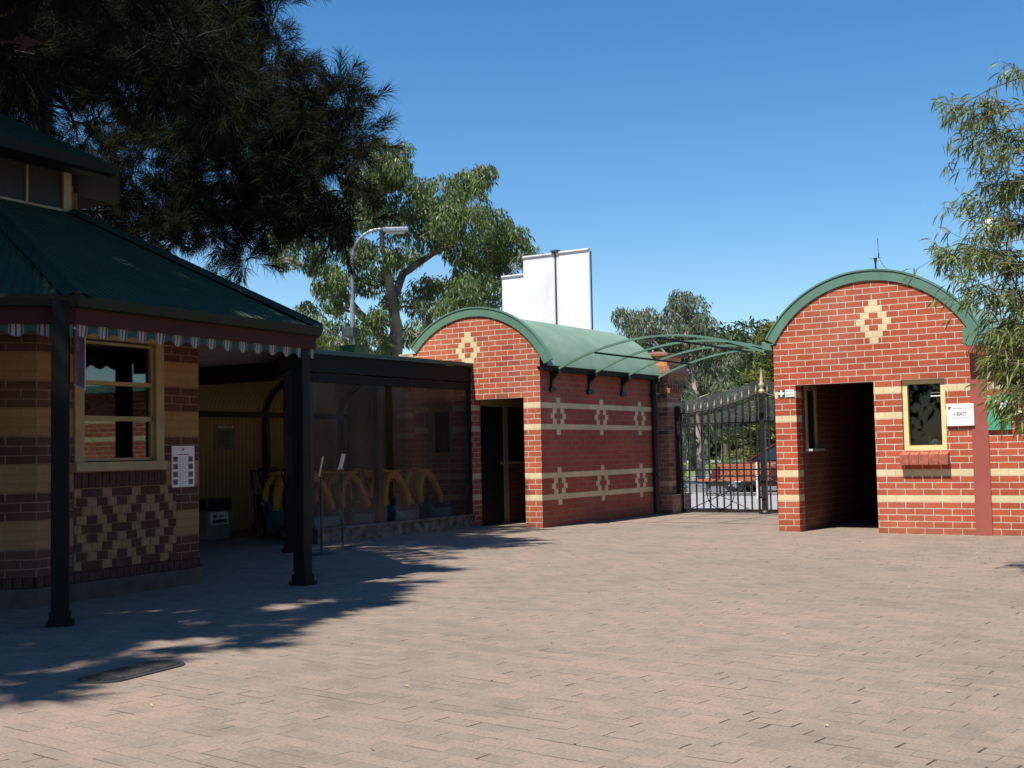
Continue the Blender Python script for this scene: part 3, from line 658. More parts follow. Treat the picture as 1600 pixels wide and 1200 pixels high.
# posts
PC = KC+Vector((math.sin(KT), -math.cos(KT), 0))*.11
for i in range(8):
    p = kp(3.70, -22.5+45*i, 0, PC) if i != 2 else Vector((-10.72, 11.38, 0)); a_ = MB(); a_.T = Matrix.Translation(p) @ Matrix.Rotation(KT+R(-22.5+45*i)-R(22.5), 4, 'Z')
    s = .0625; a_.bbox(-s, s, -s, s, 0, 2.38, .008); a_.box(-s-.012, s+.012, -s-.012, s+.012, .03, .10); a_.bbox(-.095, .095, -.095, .095, 0, .035, .005)
    a_.build('post', M['greendk'], ks)
# soffit, fascia, gutter, valance, roof
RE = 3.83; ZG = 2.40
def ring(mb, r0, z0, r1, z1, n=8, c=KC, flip=False):
    for i in range(8):
        a0, a1 = -22.5+45*i, 22.5+45*i
        q = [kp(r0, a0, z0, c), kp(r0, a1, z0, c), kp(r1, a1, z1, c), kp(r1, a0, z1, c)]
        w0, w1 = r0*math.sin(R(22.5)), r1*math.sin(R(22.5)); L = math.hypot((r0-r1)*math.cos(R(22.5)), z0-z1)
        mb.add(q, [(3, 2, 1, 0)] if flip else [(0, 1, 2, 3)], [(-w0, 0), (w0, 0), (w1, L), (-w1, L)])
sf = MB(); ring(sf, 3.74, 2.30, 2.2, 2.44, flip=True); ring(sf, 3.74, 2.304, 2.2, 2.444); sf.build('soffit', simple('pale_soffit', (.34, .31, .28), .7), ks)
fa = MB(); ring(fa, 3.78, 2.215, 3.78, 2.335); ring(fa, 3.75, 2.215, 3.78, 2.215); fa.build('fascia', M['maroon'], ks)
for i in range(8):
    fa = MB(); fa.T = facetM(i, 3.66*math.cos(R(22.5))); hwb = 3.66*math.sin(R(22.5)); fa.box(-hwb, hwb, -.03, .03, 2.20 if i in (0, 7, 6) else 2.09, 2.30); fa.build('eaves_beam', M['black'], ks)
gu = MB(); ring(gu, 3.79, 2.335, RE, 2.345); ring(gu, RE, 2.345, RE+.02, 2.40); ring(gu, RE+.02, 2.40, RE+.02, 2.425); ring(gu, RE+.02, 2.425, RE-.01, 2.43); ring(gu, RE-.01, 2.43, RE-.03, 2.36); gu.build('gutter', simple('olive_green_gutter', (.018, .026, .016), .65, spec=.2), ks)
rf = MB(); KR0, KR1, ZL = RE-.01, 1.36, 3.62
ring(rf, KR0, 2.415, KR1, ZL); ring(rf, KR0, 2.385, KR1, ZL-.03, flip=True); rfo = rf.build('roof', M['corr'], ks)
hp = MB()
for i in range(8):
    a0 = -22.5+45*i; p, q = kp(KR0+.01, a0, 2.43), kp(KR1, a0, ZL+.015); hp.tube([p, q], .035, 6)
    d = (q-p).normalized(); 
    side = d.cross(Vector((0, 0, 1))).normalized()
    hp.add([p+side*.11+Vector((0, 0, -.02)), p-side*.11+Vector((0, 0, -.02)), q-side*.11+Vector((0, 0, -.02)), q+side*.11+Vector((0, 0, -.02))], [(0, 1, 2, 3)])
    hp.add([p+side*.11+Vector((0, 0, -.02)), p+Vector((0, 0, .03)), q+Vector((0, 0, .03)), q+side*.11+Vector((0, 0, -.02))], [(0, 1, 2, 3)])
    hp.add([p-side*.11+Vector((0, 0, -.02)), p+Vector((0, 0, .03)), q+Vector((0, 0, .03)), q-side*.11+Vector((0, 0, -.02))], [(3, 2, 1, 0)])
hp.build('ridge_cap', simple('green_ridge_metal', (.022, .046, .024), .65, spec=.2), rfo)
# lantern
ln = MB(); LRAD = 1.33
for i in range(8):
    ap = LRAD*math.cos(R(22.5)); hw = LRAD*math.sin(R(22.5)); ln.T = facetM(i, ap); lp = MB(); lp.T = ln.T
    ln.box(-hw+.08, hw-.08, .02, .05, ZL-.05, 4.05)
    lp.box(-hw, -hw+.085, -.01, .05, ZL-.05, 4.05); lp.box(hw-.085, hw, -.01, .05, ZL-.05, 4.05); lp.box(-.012, .012, .0, .05, ZL, 4.0); lp.box(-hw+.085, hw-.085, .0, .05, ZL-.04, ZL+.03); lp.build('lantern_frame', M['creamdk'], ks)
ln.build('lantern_louvre', simple('dim_louvre', (.025, .023, .018), .7), ks)
ur = MB(); ring(ur, 1.80, 4.07, .10, 4.90); ur.build('upper_roof', M['corr'], ks)
ug = MB(); ring(ug, 1.76, 3.97, 1.80, 3.985); ring(ug, 1.80, 3.985, 1.82, 4.075); ring(ug, 1.82, 4.075, 1.78, 4.08); ring(ug, 1.74, 3.965, 1.3, 4.02, flip=True); ring(ug, 1.74, 3.97, 1.76, 3.97, flip=True); ug.build('upper_gutter', M['greendk'], ks)
# scalloped striped valance
def valmat():
    g = G('striped_canvas'); u = g.n('ShaderNodeSeparateXYZ', {0: g.n('ShaderNodeUVMap').outputs[0]}).outputs[0]
    fr = g.math('FRACT', g.math('DIVIDE', u, .20))
    c = g.ramp(fr, [(0, (.03, .075, .06)), (.27, (.26, .25, .22)), (.31, (.03, .06, .05)), (.35, (.20, .07, .07)), (.38, (.34, .32, .29)), (.50, (.03, .05, .045)), (.56, (.34, .32, .29)), (.68, (.20, .07, .07)), (.71, (.03, .06, .05)), (.76, (.26, .25, .22)), (.80, (.03, .075, .06))])
    g.t.nodes[-1]
    for nd in g.t.nodes:
        if nd.type == 'VALTORGB': nd.color_ramp.interpolation = 'CONSTANT'
    g.p(Base_Color=c, Roughness=.8); return g.m
va = MB(); RV = 3.76; hv = RV*math.sin(R(22.5)); apv = RV*math.cos(R(22.5))
for i in (5, 6, 7, 0):
    va.T = facetM(i, apv); n_ = 14*12; xs = [-hv+2*hv*j/n_ for j in range(n_+1)]; hh = lambda x: 2.222-.060-.040*(.5-.5*math.cos(2*math.pi*((x+hv+.04)/.20-.05)))**.8
    dep = lambda x: .012*math.sin(x*2*math.pi/.2)
    for p, q in zip(xs, xs[1:]): va.add([(p, dep(p), hh(p)), (q, dep(q), hh(q)), (q, 0, 2.222), (p, 0, 2.222)], [(0, 1, 2, 3)], [(p+hv+.04, 0), (q+hv+.04, 0), (q+hv+.04, 1), (p+hv+.04, 1)])
va.build('valance', valmat(), ks)
# weathervane
wv = empty('weathervane', (KC.x, KC.y, 4.88), 'old painted weathervane with arrow and curled scroll on top of the kiosk roof', 'weathervane')
wd = Vector((math.cos(R(40)), math.sin(R(40)), 0)); P = lambda d, z: KC+wd*d+Vector((0, 0, z))
a_ = MB(); a_.tube([P(0, 4.88), P(0, 6.1)], .02, 8); a_.lathe((KC.x, KC.y, 4.88), [(.12, 0), (.1, .06), (.03, .12)], 12); a_.build('spindle', M['greendk'], wv)
a_ = MB(); a_.tube([P(-.75, 5.42), P(.8, 5.42)], .014, 6); a_.prism([P(.72, 5.34)-Vector((0, .006, 0)), P(.95, 5.42)-Vector((0, .006, 0)), P(.72, 5.52)-Vector((0, .006, 0)), P(.78, 5.42)-Vector((0, .006, 0))], (0, .012, 0)); a_.build('arrow', simple('faded_red_metal', (.10, .045, .045), .7), wv)
a_ = MB(); a_.tube([P(.30, 5.88), P(.34, 5.78), P(.44, 5.70), P(.58, 5.69), P(.68, 5.74), P(.71, 5.83)], .014, 6); a_.tube([P(.0, 5.95), P(.24, 6.05), P(.3, 6.0)], .01, 6); a_.build('scroll', simple('faded_yellow_metal', (.4, .34, .12), .6), wv)
a_ = MB(); a_.prism([P(-.1, 5.72), P(.08, 5.55), P(.2, 5.62), P(.3, 5.8), P(.24, 5.95), P(.05, 6.0), P(-.15, 5.9)], (.012, -.012, 0)); a_.build('figure_plate', simple('faded_pink_metal', (.35, .28, .30), .6), wv)

# things at the kiosk
fm = facetM(0, WAP, WC)
ps_ = empty('price_poster', fm @ Vector((.735, -.02, .93)), 'small white printed poster with little pictures, on the brick right of the kiosk window', 'poster')
a_ = MB(); a_.T = fm; a_.box(.585, .885, -.016, -.004, .93, 1.32); a_.build('paper', M['white'], ps_)
a_ = MB(); a_.T = fm; rr_ = random.Random(8)
for zz in (.955, 1.025, 1.10, 1.17): 
    for xx in (.60, .80): a_.box(xx, xx+.06, -.0175, -.0165, zz, zz+.05)
a_.build('pictures', simple('dark_picture_print', (.10, .10, .14), .5, .4, 60), ps_)
a_ = MB(); a_.T = fm; a_.box(.715, .745, -.0175, -.0165, 1.275, 1.30); a_.box(.66, .81, -.0175, -.0165, 1.235, 1.243); a_.build('heading', simple('red_print', (.5, .06, .08), .5), ps_)
a_ = MB(); a_.T = fm
for k in range(14): a_.box(.675, .675+rr_.uniform(.05, .11), -.0175, -.0165, .96+k*.018, .966+k*.018)
a_.build('small_print', ink2, ps_)
bn = empty('hanging_banner', (-7.48, 5.62, 1.75), 'narrow purple two-sided banner with white edge hanging from the near kiosk post', 'banner')
dv = Vector((-.70, .71, 0)).normalized(); nv = Vector((dv.y, -dv.x, 0)); B0 = Vector((-7.55, 5.76, 0))
def slab(mb, a, b, z0, z1, t=.006, off=0.):
    p, q = B0+dv*a+nv*off, B0+dv*b+nv*off; mb.prism([p+Vector((0, 0, z0)), q+Vector((0, 0, z0)), q+Vector((0, 0, z1)), p+Vector((0, 0, z1))], nv*t)
a_ = MB(); slab(a_, .02, .46, 1.76, 2.17); a_.build('cloth', simple('purple_vinyl', (.06, .028, .065), .6), bn)
a_ = MB(); slab(a_, .46, .475, 1.74, 2.18, .012); a_.build('white_edge', M['white'], bn)
a_ = MB(); a_.tube([B0+dv*-.03+Vector((0, 0, 2.175)), B0+dv*.48+Vector((0, 0, 2.175))], .008, 6); a_.tube([B0+dv*-.03+Vector((0, 0, 1.755)), B0+dv*.48+Vector((0, 0, 1.755))], .006, 6); a_.build('arm', M['grey'], bn)
a_ = MB(); slab(a_, .06, .40, 1.80, 1.84, .002, -.004); slab(a_, .06, .40, 2.05, 2.06, .002, -.004); slab(a_, .1, .34, 1.95, 1.965, .002, -.004); a_.build('print', simple('pale_pink_print', (.5, .35, .42), .5), bn)
ck = empty('wall_clock', (0, 0, 0), 'round pale wall clock behind the kiosk window glass', 'clock')
cm = facetM(0, WAP-.75, WC); ck.location = cm @ Vector((.36, 0, 1.72))
a_ = MB(); a_.T = cm; a_.disc((.36, 0, 1.72), (0, 1, 0), .15, .04, 28); a_.build('rim', M['black'], ck)
a_ = MB(); a_.T = cm; a_.disc((.36, -.022, 1.72), (0, 1, 0), .13, .006, 28); a_.build('dial', M['offwhite'], ck)
a_ = MB(); a_.T = cm
for h in range(12):
    an = h*math.pi/6; a_.box(.36+.105*math.cos(an)-.007, .36+.105*math.cos(an)+.007, -.028, -.026, 1.72+.105*math.sin(an)-.012, 1.72+.105*math.sin(an)+.012)
a_.tube([(.36, -.03, 1.72), (.43, -.03, 1.76)], .005, 4); a_.tube([(.36, -.03, 1.72), (.34, -.03, 1.80)], .005, 4); a_.build('hands', M['black'], ck)
# shelf wall that carries the clock
a_ = MB(); a_.T = cm; a_.box(.12, .62, .02, .06, 0, 2.4); tag(a_.build('partition', simple('dim_partition', (.12, .10, .07), .8)), 'dim interior partition panel behind the wall clock', 'partition')

# person behind the kiosk window
def person(loc, rz):
    o = empty('person', loc, 'person in a white shirt leaning behind the dark kiosk window', 'person', rz=rz)
    J = {'pel': (0, 0, .95), 'spn': (.0, -.06, 1.12), 'chs': (0, -.14, 1.30), 'nek': (0, -.20, 1.44), 'hd0': (0, -.235, 1.52), 'hd1': (0, -.25, 1.62), 'hd2': (0, -.24, 1.71)}
    E = [('pel', 'spn'), ('spn', 'chs'), ('chs', 'nek'), ('nek', 'hd0'), ('hd0', 'hd1'), ('hd1', 'hd2')]; rad = {'pel': .15, 'spn': .14, 'chs': .155, 'nek': .055, 'hd0': .075, 'hd1': .095, 'hd2': .06}
    for s in (-1, 1):
        J.update({f'sh{s}': (.18*s, -.15, 1.37), f'el{s}': (.25*s, -.20, 1.12), f'wr{s}': (.17*s, -.42, 1.03), f'ha{s}': (.15*s, -.49, 1.02), f'hp{s}': (.1*s, 0, .88), f'kn{s}': (.11*s, -.03, .48), f'an{s}': (.11*s, .02, .09), f'to{s}': (.12*s, -.14, .04)})
        E += [('chs', f'sh{s}'), (f'sh{s}', f'el{s}'), (f'el{s}', f'wr{s}'), (f'wr{s}', f'ha{s}'), ('pel', f'hp{s}'), (f'hp{s}', f'kn{s}'), (f'kn{s}', f'an{s}'), (f'an{s}', f'to{s}')]
        rad.update({f'sh{s}': .065, f'el{s}': .045, f'wr{s}': .03, f'ha{s}': .036, f'hp{s}': .095, f'kn{s}': .06, f'an{s}': .045, f'to{s}': .04})
        for k, dx in enumerate((-.028, -.010, .010, .028)):
            J[f'f{s}{k}'] = (.15*s+dx, -.54, 1.015); J[f'g{s}{k}'] = (.15*s+dx*1.1, -.575+abs(dx)*.4, 1.0); E += [(f'ha{s}', f'f{s}{k}'), (f'f{s}{k}', f'g{s}{k}')]; rad[f'f{s}{k}'] = .010; rad[f'g{s}{k}'] = .008
        J[f't{s}'] = (.105*s, -.50, 1.015); E.append((f'ha{s}', f't{s}')); rad[f't{s}'] = .010
    ks_ = list(J); me = bpy.data.meshes.new('body'); me.from_pydata([J[k] for k in ks_], [(ks_.index(a), ks_.index(b)) for a, b in E], [])
    b = bpy.data.objects.new('body', me); COL.objects.link(b); b.parent = o
    sm = b.modifiers.new('skin', 'SKIN'); 
    for i, k in enumerate(ks_): me.skin_vertices[0].data[i].radius = (rad[k], rad[k]*(.75 if k in ('pel', 'spn', 'chs') else 1)); me.skin_vertices[0].data[i].use_root = (k == 'pel')
    sb = b.modifiers.new('sub', 'SUBSURF'); sb.levels = sb.render_levels = 1
    g = G('skin_and_clothes'); z = g.n('ShaderNodeSeparateXYZ', {0: g.obj()}); hand = g.math('LESS_THAN', z.outputs[1], -.40)
    up = g.math('GREATER_THAN', z.outputs[2], 1.44); sk = g.math('MAXIMUM', g.math('MULTIPLY', hand, 1), up)
    c = g.mix(g.math('GREATER_THAN', z.outputs[2], .97), (.03, .03, .04), (.62, .62, .60)); c = g.mix(sk, c, (.45, .27, .19)); g.p(Base_Color=c, Roughness=.7); me.materials.append(g.m)
    h_ = MB(); h_.T = Matrix.Translation(loc) @ Matrix.Rotation(rz, 4, 'Z')
    h_.lathe((0, -.225, 1.60), [(.105, 0), (.118, .05), (.112, .10), (.08, .145), (.02, .165)], 16); ho = h_.build('hair', simple('dark_hair', (.03, .02, .015), .6), None)
    ho.parent = o; ho.matrix_parent_inverse = (Matrix.Translation(loc) @ Matrix.Rotation(rz, 4, 'Z')).inverted()
    f_ = MB(); 
    for s in (-1, 1): f_.lathe((.035*s, -.345, 1.615), [(.003, -.008), (.009, 0), (.003, .008)], 8)
    f_.prism([(-.014, -.34, 1.575), (.014, -.34, 1.575), (0, -.345, 1.615)], (0, -.02, -.003)); f_.box(-.025, .025, -.342, -.336, 1.54, 1.547)
    fo = f_.build('face', simple('face_features', (.18, .09, .07), .6), None); fo.parent = o
    return o
person(KC+Vector((1.55, .22, 0)), R(95))

# ------------------------------------------------------------------ stroller shelter beside the kiosk
sh = empty('stroller_shelter', (-11.4, 12.5, 0), 'dark green shelter with plastic screens and cream board back wall, beside the kiosk', 'shelter')
BX = -11.4
a_ = MB(); a_.box(BX-.06, BX+.06, 9.6, 16.325, 2.36, 2.60); a_.box(BX-.05, BX+.05, 9.6, 16.325, 2.22, 2.34); a_.build('beam', M['greendk'], sh)
a_ = MB(); a_.prism([(BX+.03, 9.6, 2.606), (BX+.10, 9.6, 2.606), (BX+.10, 9.6, 2.66), (BX-.3, 9.6, 2.70), (BX-.3, 9.6, 2.66)], (0, 6.725, 0)); a_.build('flashing', simple('dark_green_flashing', (.035, .095, .07), .5), sh)
a_ = MB(); a_.box(BX-.07, BX+.09, 12.55, 16.28, 0, .17); a_.bbox(BX-.09, BX+.11, 12.53, 16.28, .17, .205, .006); a_.build('kerb_wall', simple('stained_kerb', (.22, .18, .15), .9, .4, 9, bump=.4), sh)
a_ = MB()
VN = 14; vx = [(-14.7+1.3*(1-math.cos(math.pi/2*i/VN)), 1.92+.72*math.sin(math.pi/2*i/VN)) for i in range(VN+1)]
a_.box(-14.76, -14.70, 8.5, 17.2, 0, 1.92)
for p, q in zip(vx, vx[1:]): a_.add([(p[0], 8.5, p[1]), (p[0], 17.2, p[1]), (q[0], 17.2, q[1]), (q[0], 8.5, q[1])], [(0, 1, 2, 3)]); a_.add([(p[0]-.03, 8.5, p[1]+.04), (p[0]-.03, 17.2, p[1]+.04), (q[0]-.03, 17.2, q[1]+.04), (q[0]-.03, 8.5, q[1]+.04)], [(3, 2, 1, 0)])
a_.box(-13.4, BX-.05, 8.5, 16.3, 2.66, 2.69); a_.box(-14.7, -13.4, 17.14, 17.2, 0, 2.6); a_.box(-13.4, -12.92, 16.95, 17.0, 0, 2.66); a_.build('back_wall', M['boards'], sh)
a_ = MB(); a_.box(-14.70, -14.62, 8.5, 17.14, 1.86, 1.95); a_.build('rail', M['black'], sh)
for y in (11.2, 13.1, 15.0, 16.9):
    a_ = MB(); a_.box(-14.69, -14.60, y-.045, y+.045, 0, 1.9); k = [(p[0]+.05, y, p[1]-.03) for p in vx]
    a_.tube(k+[(-13.0, y, 2.60), (BX-.06, y, 2.60)], .045, 6); a_.build('rib', M['black'], sh)
for q_ in ((BX-.12, BX-.03, 14.02, 14.12, .1, 2.24), (BX-.06, BX+.05, 12.45, 12.53, 0, 2.24), (BX-.03, BX+.05, 16.25, 16.32, .2, 2.24)): a_ = MB(); a_.box(*q_); a_.build('post', M['black'], sh)
pm = MB()
def psheet(y0, y1, top0, name='plastic_screen'):
    mb = MB(); ny, nz = 20, 24
    for i in range(ny):
        for j in range(nz):
            def P(a, b):
                yy = y0+(y1-y0)*a/ny; zz = .15+(2.24-.15)*b/nz; e = (1-b/nz)
                yy += (top0*e if a == ny else 0) if y1 < 15 else (top0*e if a == 0 else 0)
                return (BX+.025+.014*math.sin(yy*3.1+zz*2)*math.sin(zz*2.3+1)+.002*math.sin(yy*9), yy, zz)
            mb.add([P(i, j), P(i+1, j), P(i+1, j+1), P(i, j+1)], [(0, 1, 2, 3)], None, True)
    return mb
psheet(12.55, 14.12, .02).build('plastic_screen', M['plastic'], sh); psheet(14.28, 16.26, .06).build('plastic_screen', M['plastic'], sh)
# poster on the boards
po = empty('notice_poster', (-14.68, 14.1, 1.36), 'faded blue-grey printed notice pinned to the cream board wall', 'poster')
a_ = MB(); a_.box(-14.697, -14.685, 13.88, 14.33, 1.34, 1.74); a_.build('paper', simple('faded_blue_paper', (.20, .26, .24), .6, .15), po)
a_ = MB(); a_.box(-14.6845, -14.683, 13.92, 14.29, 1.68, 1.72); a_.build('heading', M['offwhite'], po)
a_ = MB()
for k in range(14): a_.box(-14.6845, -14.683, 13.93, 14.2+.01*(k*7 % 9), 1.37+k*.021, 1.376+k*.021)
a_.build('small_print', M['darkgrey'], po)

# strollers
orange = simple('orange_plastic', (.78, .30, .03), .45, .12); yellow = simple('yellow_plastic', (.80, .42, .06), .45, .12); blue = simple('blue_plastic', (.04, .24, .40), .45, .15)
def arch_pts(w0, w1, h0, h1, n=18):
    pts = []
    for i in range(n+1):
        t = i/n; a = math.pi*t; wd_ = w1+(w0-w1)*(1-math.sin(a)); pts.append((-math.cos(a)*wd_*1.0, h0+(h1-h0)*math.sin(a)**.75))
    return pts
def band_arch(mb, y, dy0, pts, th, wd_):
    # hoop in the x-z plane, leaning by dy0 at the top
    n = len(pts); zs = [p[1] for p in pts]; z0, z1 = min(zs), max(zs)
    def P(p, s, k): 
        e = (p[1]-z0)/(z1-z0+1e-6); c = Vector((0, 0, z0)); sc = 1-k*th
        return Vector((p[0]*sc, y+dy0*e+s*wd_/2, z0+(p[1]-z0)*(1-k*th*.7)))
    for a, b in zip(pts, pts[1:]):
        v = [P(a, -1, 0), P(b, -1, 0), P(b, -1, 1), P(a, -1, 1), P(a, 1, 0), P(b, 1, 0), P(b, 1, 1), P(a, 1, 1)]
        mb.add(v, [(0, 1, 5, 4), (3, 7, 6, 2), (0, 3, 2, 1), (4, 5, 6, 7)], None, True)
def make_stroller(label, cols):
    o = empty('stroller', (0, 0, 0), label, 'stroller', 'hire strollers parked behind the plastic screen')
    a_ = MB(); bm = bmesh.new()
    sec = [(-.36, .24, .16, .34), (-.30, .27, .12, .42), (0, .28, .10, .46), (.25, .27, .12, .56), (.34, .22, .2, .6)]
    for (y, w_, z0, z1), nx in zip(sec, sec[1:]+[None]):
        if nx is None: break
        y2, w2, z02, z12 = nx
        A = [(-w_, y, z1), (-w_*.85, y, z0), (w_*.85, y, z0), (w_, y, z1)]; B = [(-w2, y2, z12), (-w2*.85, y2, z02), (w2*.85, y2, z02), (w2, y2, z12)]
        a_.add(A+B, [(0, 1, 5, 4), (1, 2, 6, 5), (2, 3, 7, 6)], None, True); 
        A2 = [(-w_*.88, y, z1), (-w_*.75, y, z0+.04), (w_*.75, y, z0+.04), (w_*.88, y, z1)]; B2 = [(-w2*.88, y2, z12), (-w2*.75, y2, z02+.04), (w2*.75, y2, z02+.04), (w2*.88, y2, z12)]
        a_.add(A2+B2, [(4, 5, 1, 0), (5, 6, 2, 1), (6, 7, 3, 2)], None, True); a_.add([A[0], B[0], B2[0], A2[0], A[3], B[3], B2[3], A2[3]], [(0, 1, 2, 3), (7, 6, 5, 4)])
    a_.add([(-.24, -.36, .34), (-.204, -.36, .16), (.204, -.36, .16), (.24, -.36, .34)], [(0, 1, 2, 3)]); a_.add([(-.22, .34, .6), (-.187, .34, .2), (.187, .34, .2), (.22, .34, .6)], [(3, 2, 1, 0)])
    a_.build('tub', blue, o)
    a_ = MB(); band_arch(a_, -.10, .12, arch_pts(.30, .22, .40, .95), .29, .13); a_.build('front_hoop', cols[0], o)
    a_ = MB(); band_arch(a_, .26, -.04, arch_pts(.27, .22, .48, .98), .22, .09); a_.build('rear_hoop', cols[1], o)
    a_ = MB(); a_.bbox(-.17, .17, -.02, .26, .925, .955, .01); a_.build('top_panel', cols[1], o)
    a_ = MB(); a_.bbox(-.2, .2, .18, .24, .3, .78, .02); a_.bbox(-.2, .2, -.12, .18, .28, .34, .02); a_.build('seat', M['darkgrey'], o)
    a_ = MB(); a_.tube([(-.2, .3, .62), (-.21, .46, .98), (-.15, .5, 1.02), (.15, .5, 1.02), (.21, .46, .98), (.2, .3, .62)], .014, 8); a_.build('handle', M['black'], o)
    for sx in (-1, 1):
        for y in (-.26, .26):
            a_ = MB(); a_.tube([(sx*.255, y, .09), (sx*.295, y, .09)], .09, 18, smooth=False); wo = a_.build('wheel', M['rubber'], o)
            a_ = MB(); a_.tube([(sx*.25, y, .09), (sx*.30, y, .09)], .045, 12, smooth=False); a_.build('hub', M['grey'], wo)
    return o
spots = [(-11.95, 13.15, 78, 'yellow and blue stroller at the left end of the front row, beside the sign stands'), (-11.98, 14.0, 84, 'orange stroller seen partly through the gap between plastic screens'),
         (-11.92, 14.95, 82, 'orange and blue stroller in the front row just right of the screen gap'), (-11.90, 15.78, 86, 'yellow hooped stroller at the right end of the front row by the brick wall'),
         (-12.85, 13.6, 80, 'stroller in the back row nearest the kiosk'), (-12.8, 14.5, 88, 'stroller in the middle of the back row'), (-12.82, 15.4, 84, 'stroller in the back row in front of the banded pier')]
st0 = None
pro = [make_stroller('x', (yellow, yellow)), make_stroller('x', (orange, yellow))]; used = [False, False]
for i, (x, y, a, lab) in enumerate(spots):
    k = 1 if i in (1, 2, 5) else 0; o = pro[k] if not used[k] else copy_tree(pro[k]); used[k] = True
    o.location = (x, y, 0); o.rotation_euler.z = R(a); o['label'] = lab
# dark trolleys
def make_trolley(label):
    o = empty('trolley', (0, 0, 0), label, 'trolley', 'dark trolleys by the back wall of the shelter'); a_ = MB()
    for s in (-.22, .22): a_.tube([(s, .5, .98), (s, .42, 1.0), (s, .28, .6), (s, .2, .2), (s, -.35, .2), (s, -.42, .45)], .016, 8)
    a_.tube([(-.22, .5, .98), (.22, .5, .98)], .016, 8); a_.tube([(-.22, .28, .6), (.22, .28, .6)], .012, 8); a_.build('frame', M['black'], o)
    b_ = MB(); b_.prism([(-.2, .24, .62), (-.2, .18, .22), (-.2, -.34, .22), (-.2, -.42, .5)], (.4, 0, 0)); b_.build('basket', simple('charcoal_fabric', (.02, .02, .022), .9), o)
    for s in (-1, 1):
        for y in (-.3, .2): c_ = MB(); c_.tube([(s*.22, y, .1), (s*.26, y, .1)], .1, 16, smooth=False); c_.build('wheel', M['rubber'], o)
    return o
t0 = make_trolley('dark folding trolley standing left of the shelter rib'); t0.location = (-13.3, 13.75, 0); t0.rotation_euler.z = R(60)
t1 = copy_tree(t0); t1.location = (-13.2, 14.75, 0); t1.rotation_euler.z = R(72); t1['label'] = 'dark folding trolley standing right of the shelter rib, partly behind the far kiosk post'
bx = empty('storage_box', (-13.6, 12.7, 0), 'small pale box with a white printed label and black lid against the cream board wall', 'box')
a_ = MB(); a_.bbox(-13.8, -13.45, 12.55, 13.0, 0, .42, .01); a_.build('body', simple('grey_beige_box', (.22, .20, .17), .7), bx)
a_ = MB(); a_.box(-13.449, -13.44, 12.6, 12.95, .22, .40); a_.build('label_plate', M['offwhite'], bx)
a_ = MB(); a_.box(-13.439, -13.437, 12.66, 12.72, .32, .37); a_.box(-13.439, -13.437, 12.75, 12.86, .33, .35); a_.box(-13.439, -13.437, 12.64, 12.92, .24, .29); a_.build('print', M['black'], bx)
a_ = MB(); a_.bbox(-13.82, -13.43, 12.53, 13.02, .42, .60, .02); a_.build('lid', M['black'], bx)
# sign stands
def sign_stand(x, y, h, rz, lab, edge):
    o = empty('sign_stand', (x, y, 0), lab, 'sign stand', 'slim sign stands beside the shelter')
    a_ = MB(); a_.lathe((x, y, 0), [(.17, 0), (.17, .012), (.15, .02), (.02, .03)], 28); a_.build('base', M['darkgrey'], o)
    a_ = MB(); a_.tube([(x, y, .02), (x, y, h)], .016, 10); a_.build('pole', M['darkgrey'], o)
    d = Vector((math.cos(rz), math.sin(rz), 0)); n_ = Vector((-d.y, d.x, 0)); c = Vector((x, y, 0)); a_ = MB()
    a_.prism([c-d*.11+n_*.02+Vector((0, 0, h-.0)), c+d*.11+n_*.02+Vector((0, 0, h)), c+d*.11+n_*-.03+Vector((0, 0, h+edge)), c-d*.11+n_*-.03+Vector((0, 0, h+edge))], n_*.008); a_.build('sign_plate', M['offwhite'], o)
    a_ = MB(); a_.tube([c-d*.115+Vector((0, 0, h)), c+d*.115+Vector((0, 0, h))], .007, 6); a_.build('clip', M['grey'], o)
sign_stand(-10.03, 11.2, .95, R(128), 'sign stand with its plate seen edge-on, nearer the kiosk', .24)
sign_stand(-10.44, 12.06, 1.02, R(118), 'sign stand with its plate seen edge-on, nearer the plastic screens', .20)
# drain cover
dc = empty('drain_cover', (-5.5, 4.65, 0), 'long dark metal drain cover with rounded ends set in the paving', 'drain cover')
def stadium(cx, cy, L, W, rz, n=10):
    pts = []
    for i in range(n+1): a = -math.pi/2+math.pi*i/n; pts.append((L/2-W/2+W/2*math.cos(a), W/2*math.sin(a)))
    for i in range(n+1): a = math.pi/2+math.pi*i/n; pts.append((-L/2+W/2+W/2*math.cos(a), W/2*math.sin(a)))
    return [(cx+x*math.cos(rz)-y*math.sin(rz), cy+x*math.sin(rz)+y*math.cos(rz)) for x, y in pts]
dcx, dcy, drz = -5.60, 4.66, R(98)
a_ = MB(); a_.prism([(x, y, .0) for x, y in stadium(dcx, dcy, .72, .30, drz)], (0, 0, .008)); a_.build('frame', M['darkgrey'], dc)
a_ = MB(); d = Vector((math.cos(drz), math.sin(drz), 0)); n_ = Vector((-d.y, d.x, 0)); k = 34
for i in range(k):
    s = -.32+.64*i/(k-1); hwid = .12*math.sqrt(max(.05, 1-(max(0, abs(s)-.2)/.13)**2)); c = Vector((dcx, dcy, .008))+d*s
    a_.prism([c-n_*hwid-d*.005, c+n_*hwid-d*.005, c+n_*hwid+d*.005, c-n_*hwid+d*.005], (0, 0, .008))
a_.build('grille', simple('worn_iron', (.12, .12, .12), .45, .3, 40, metal=.5), dc)

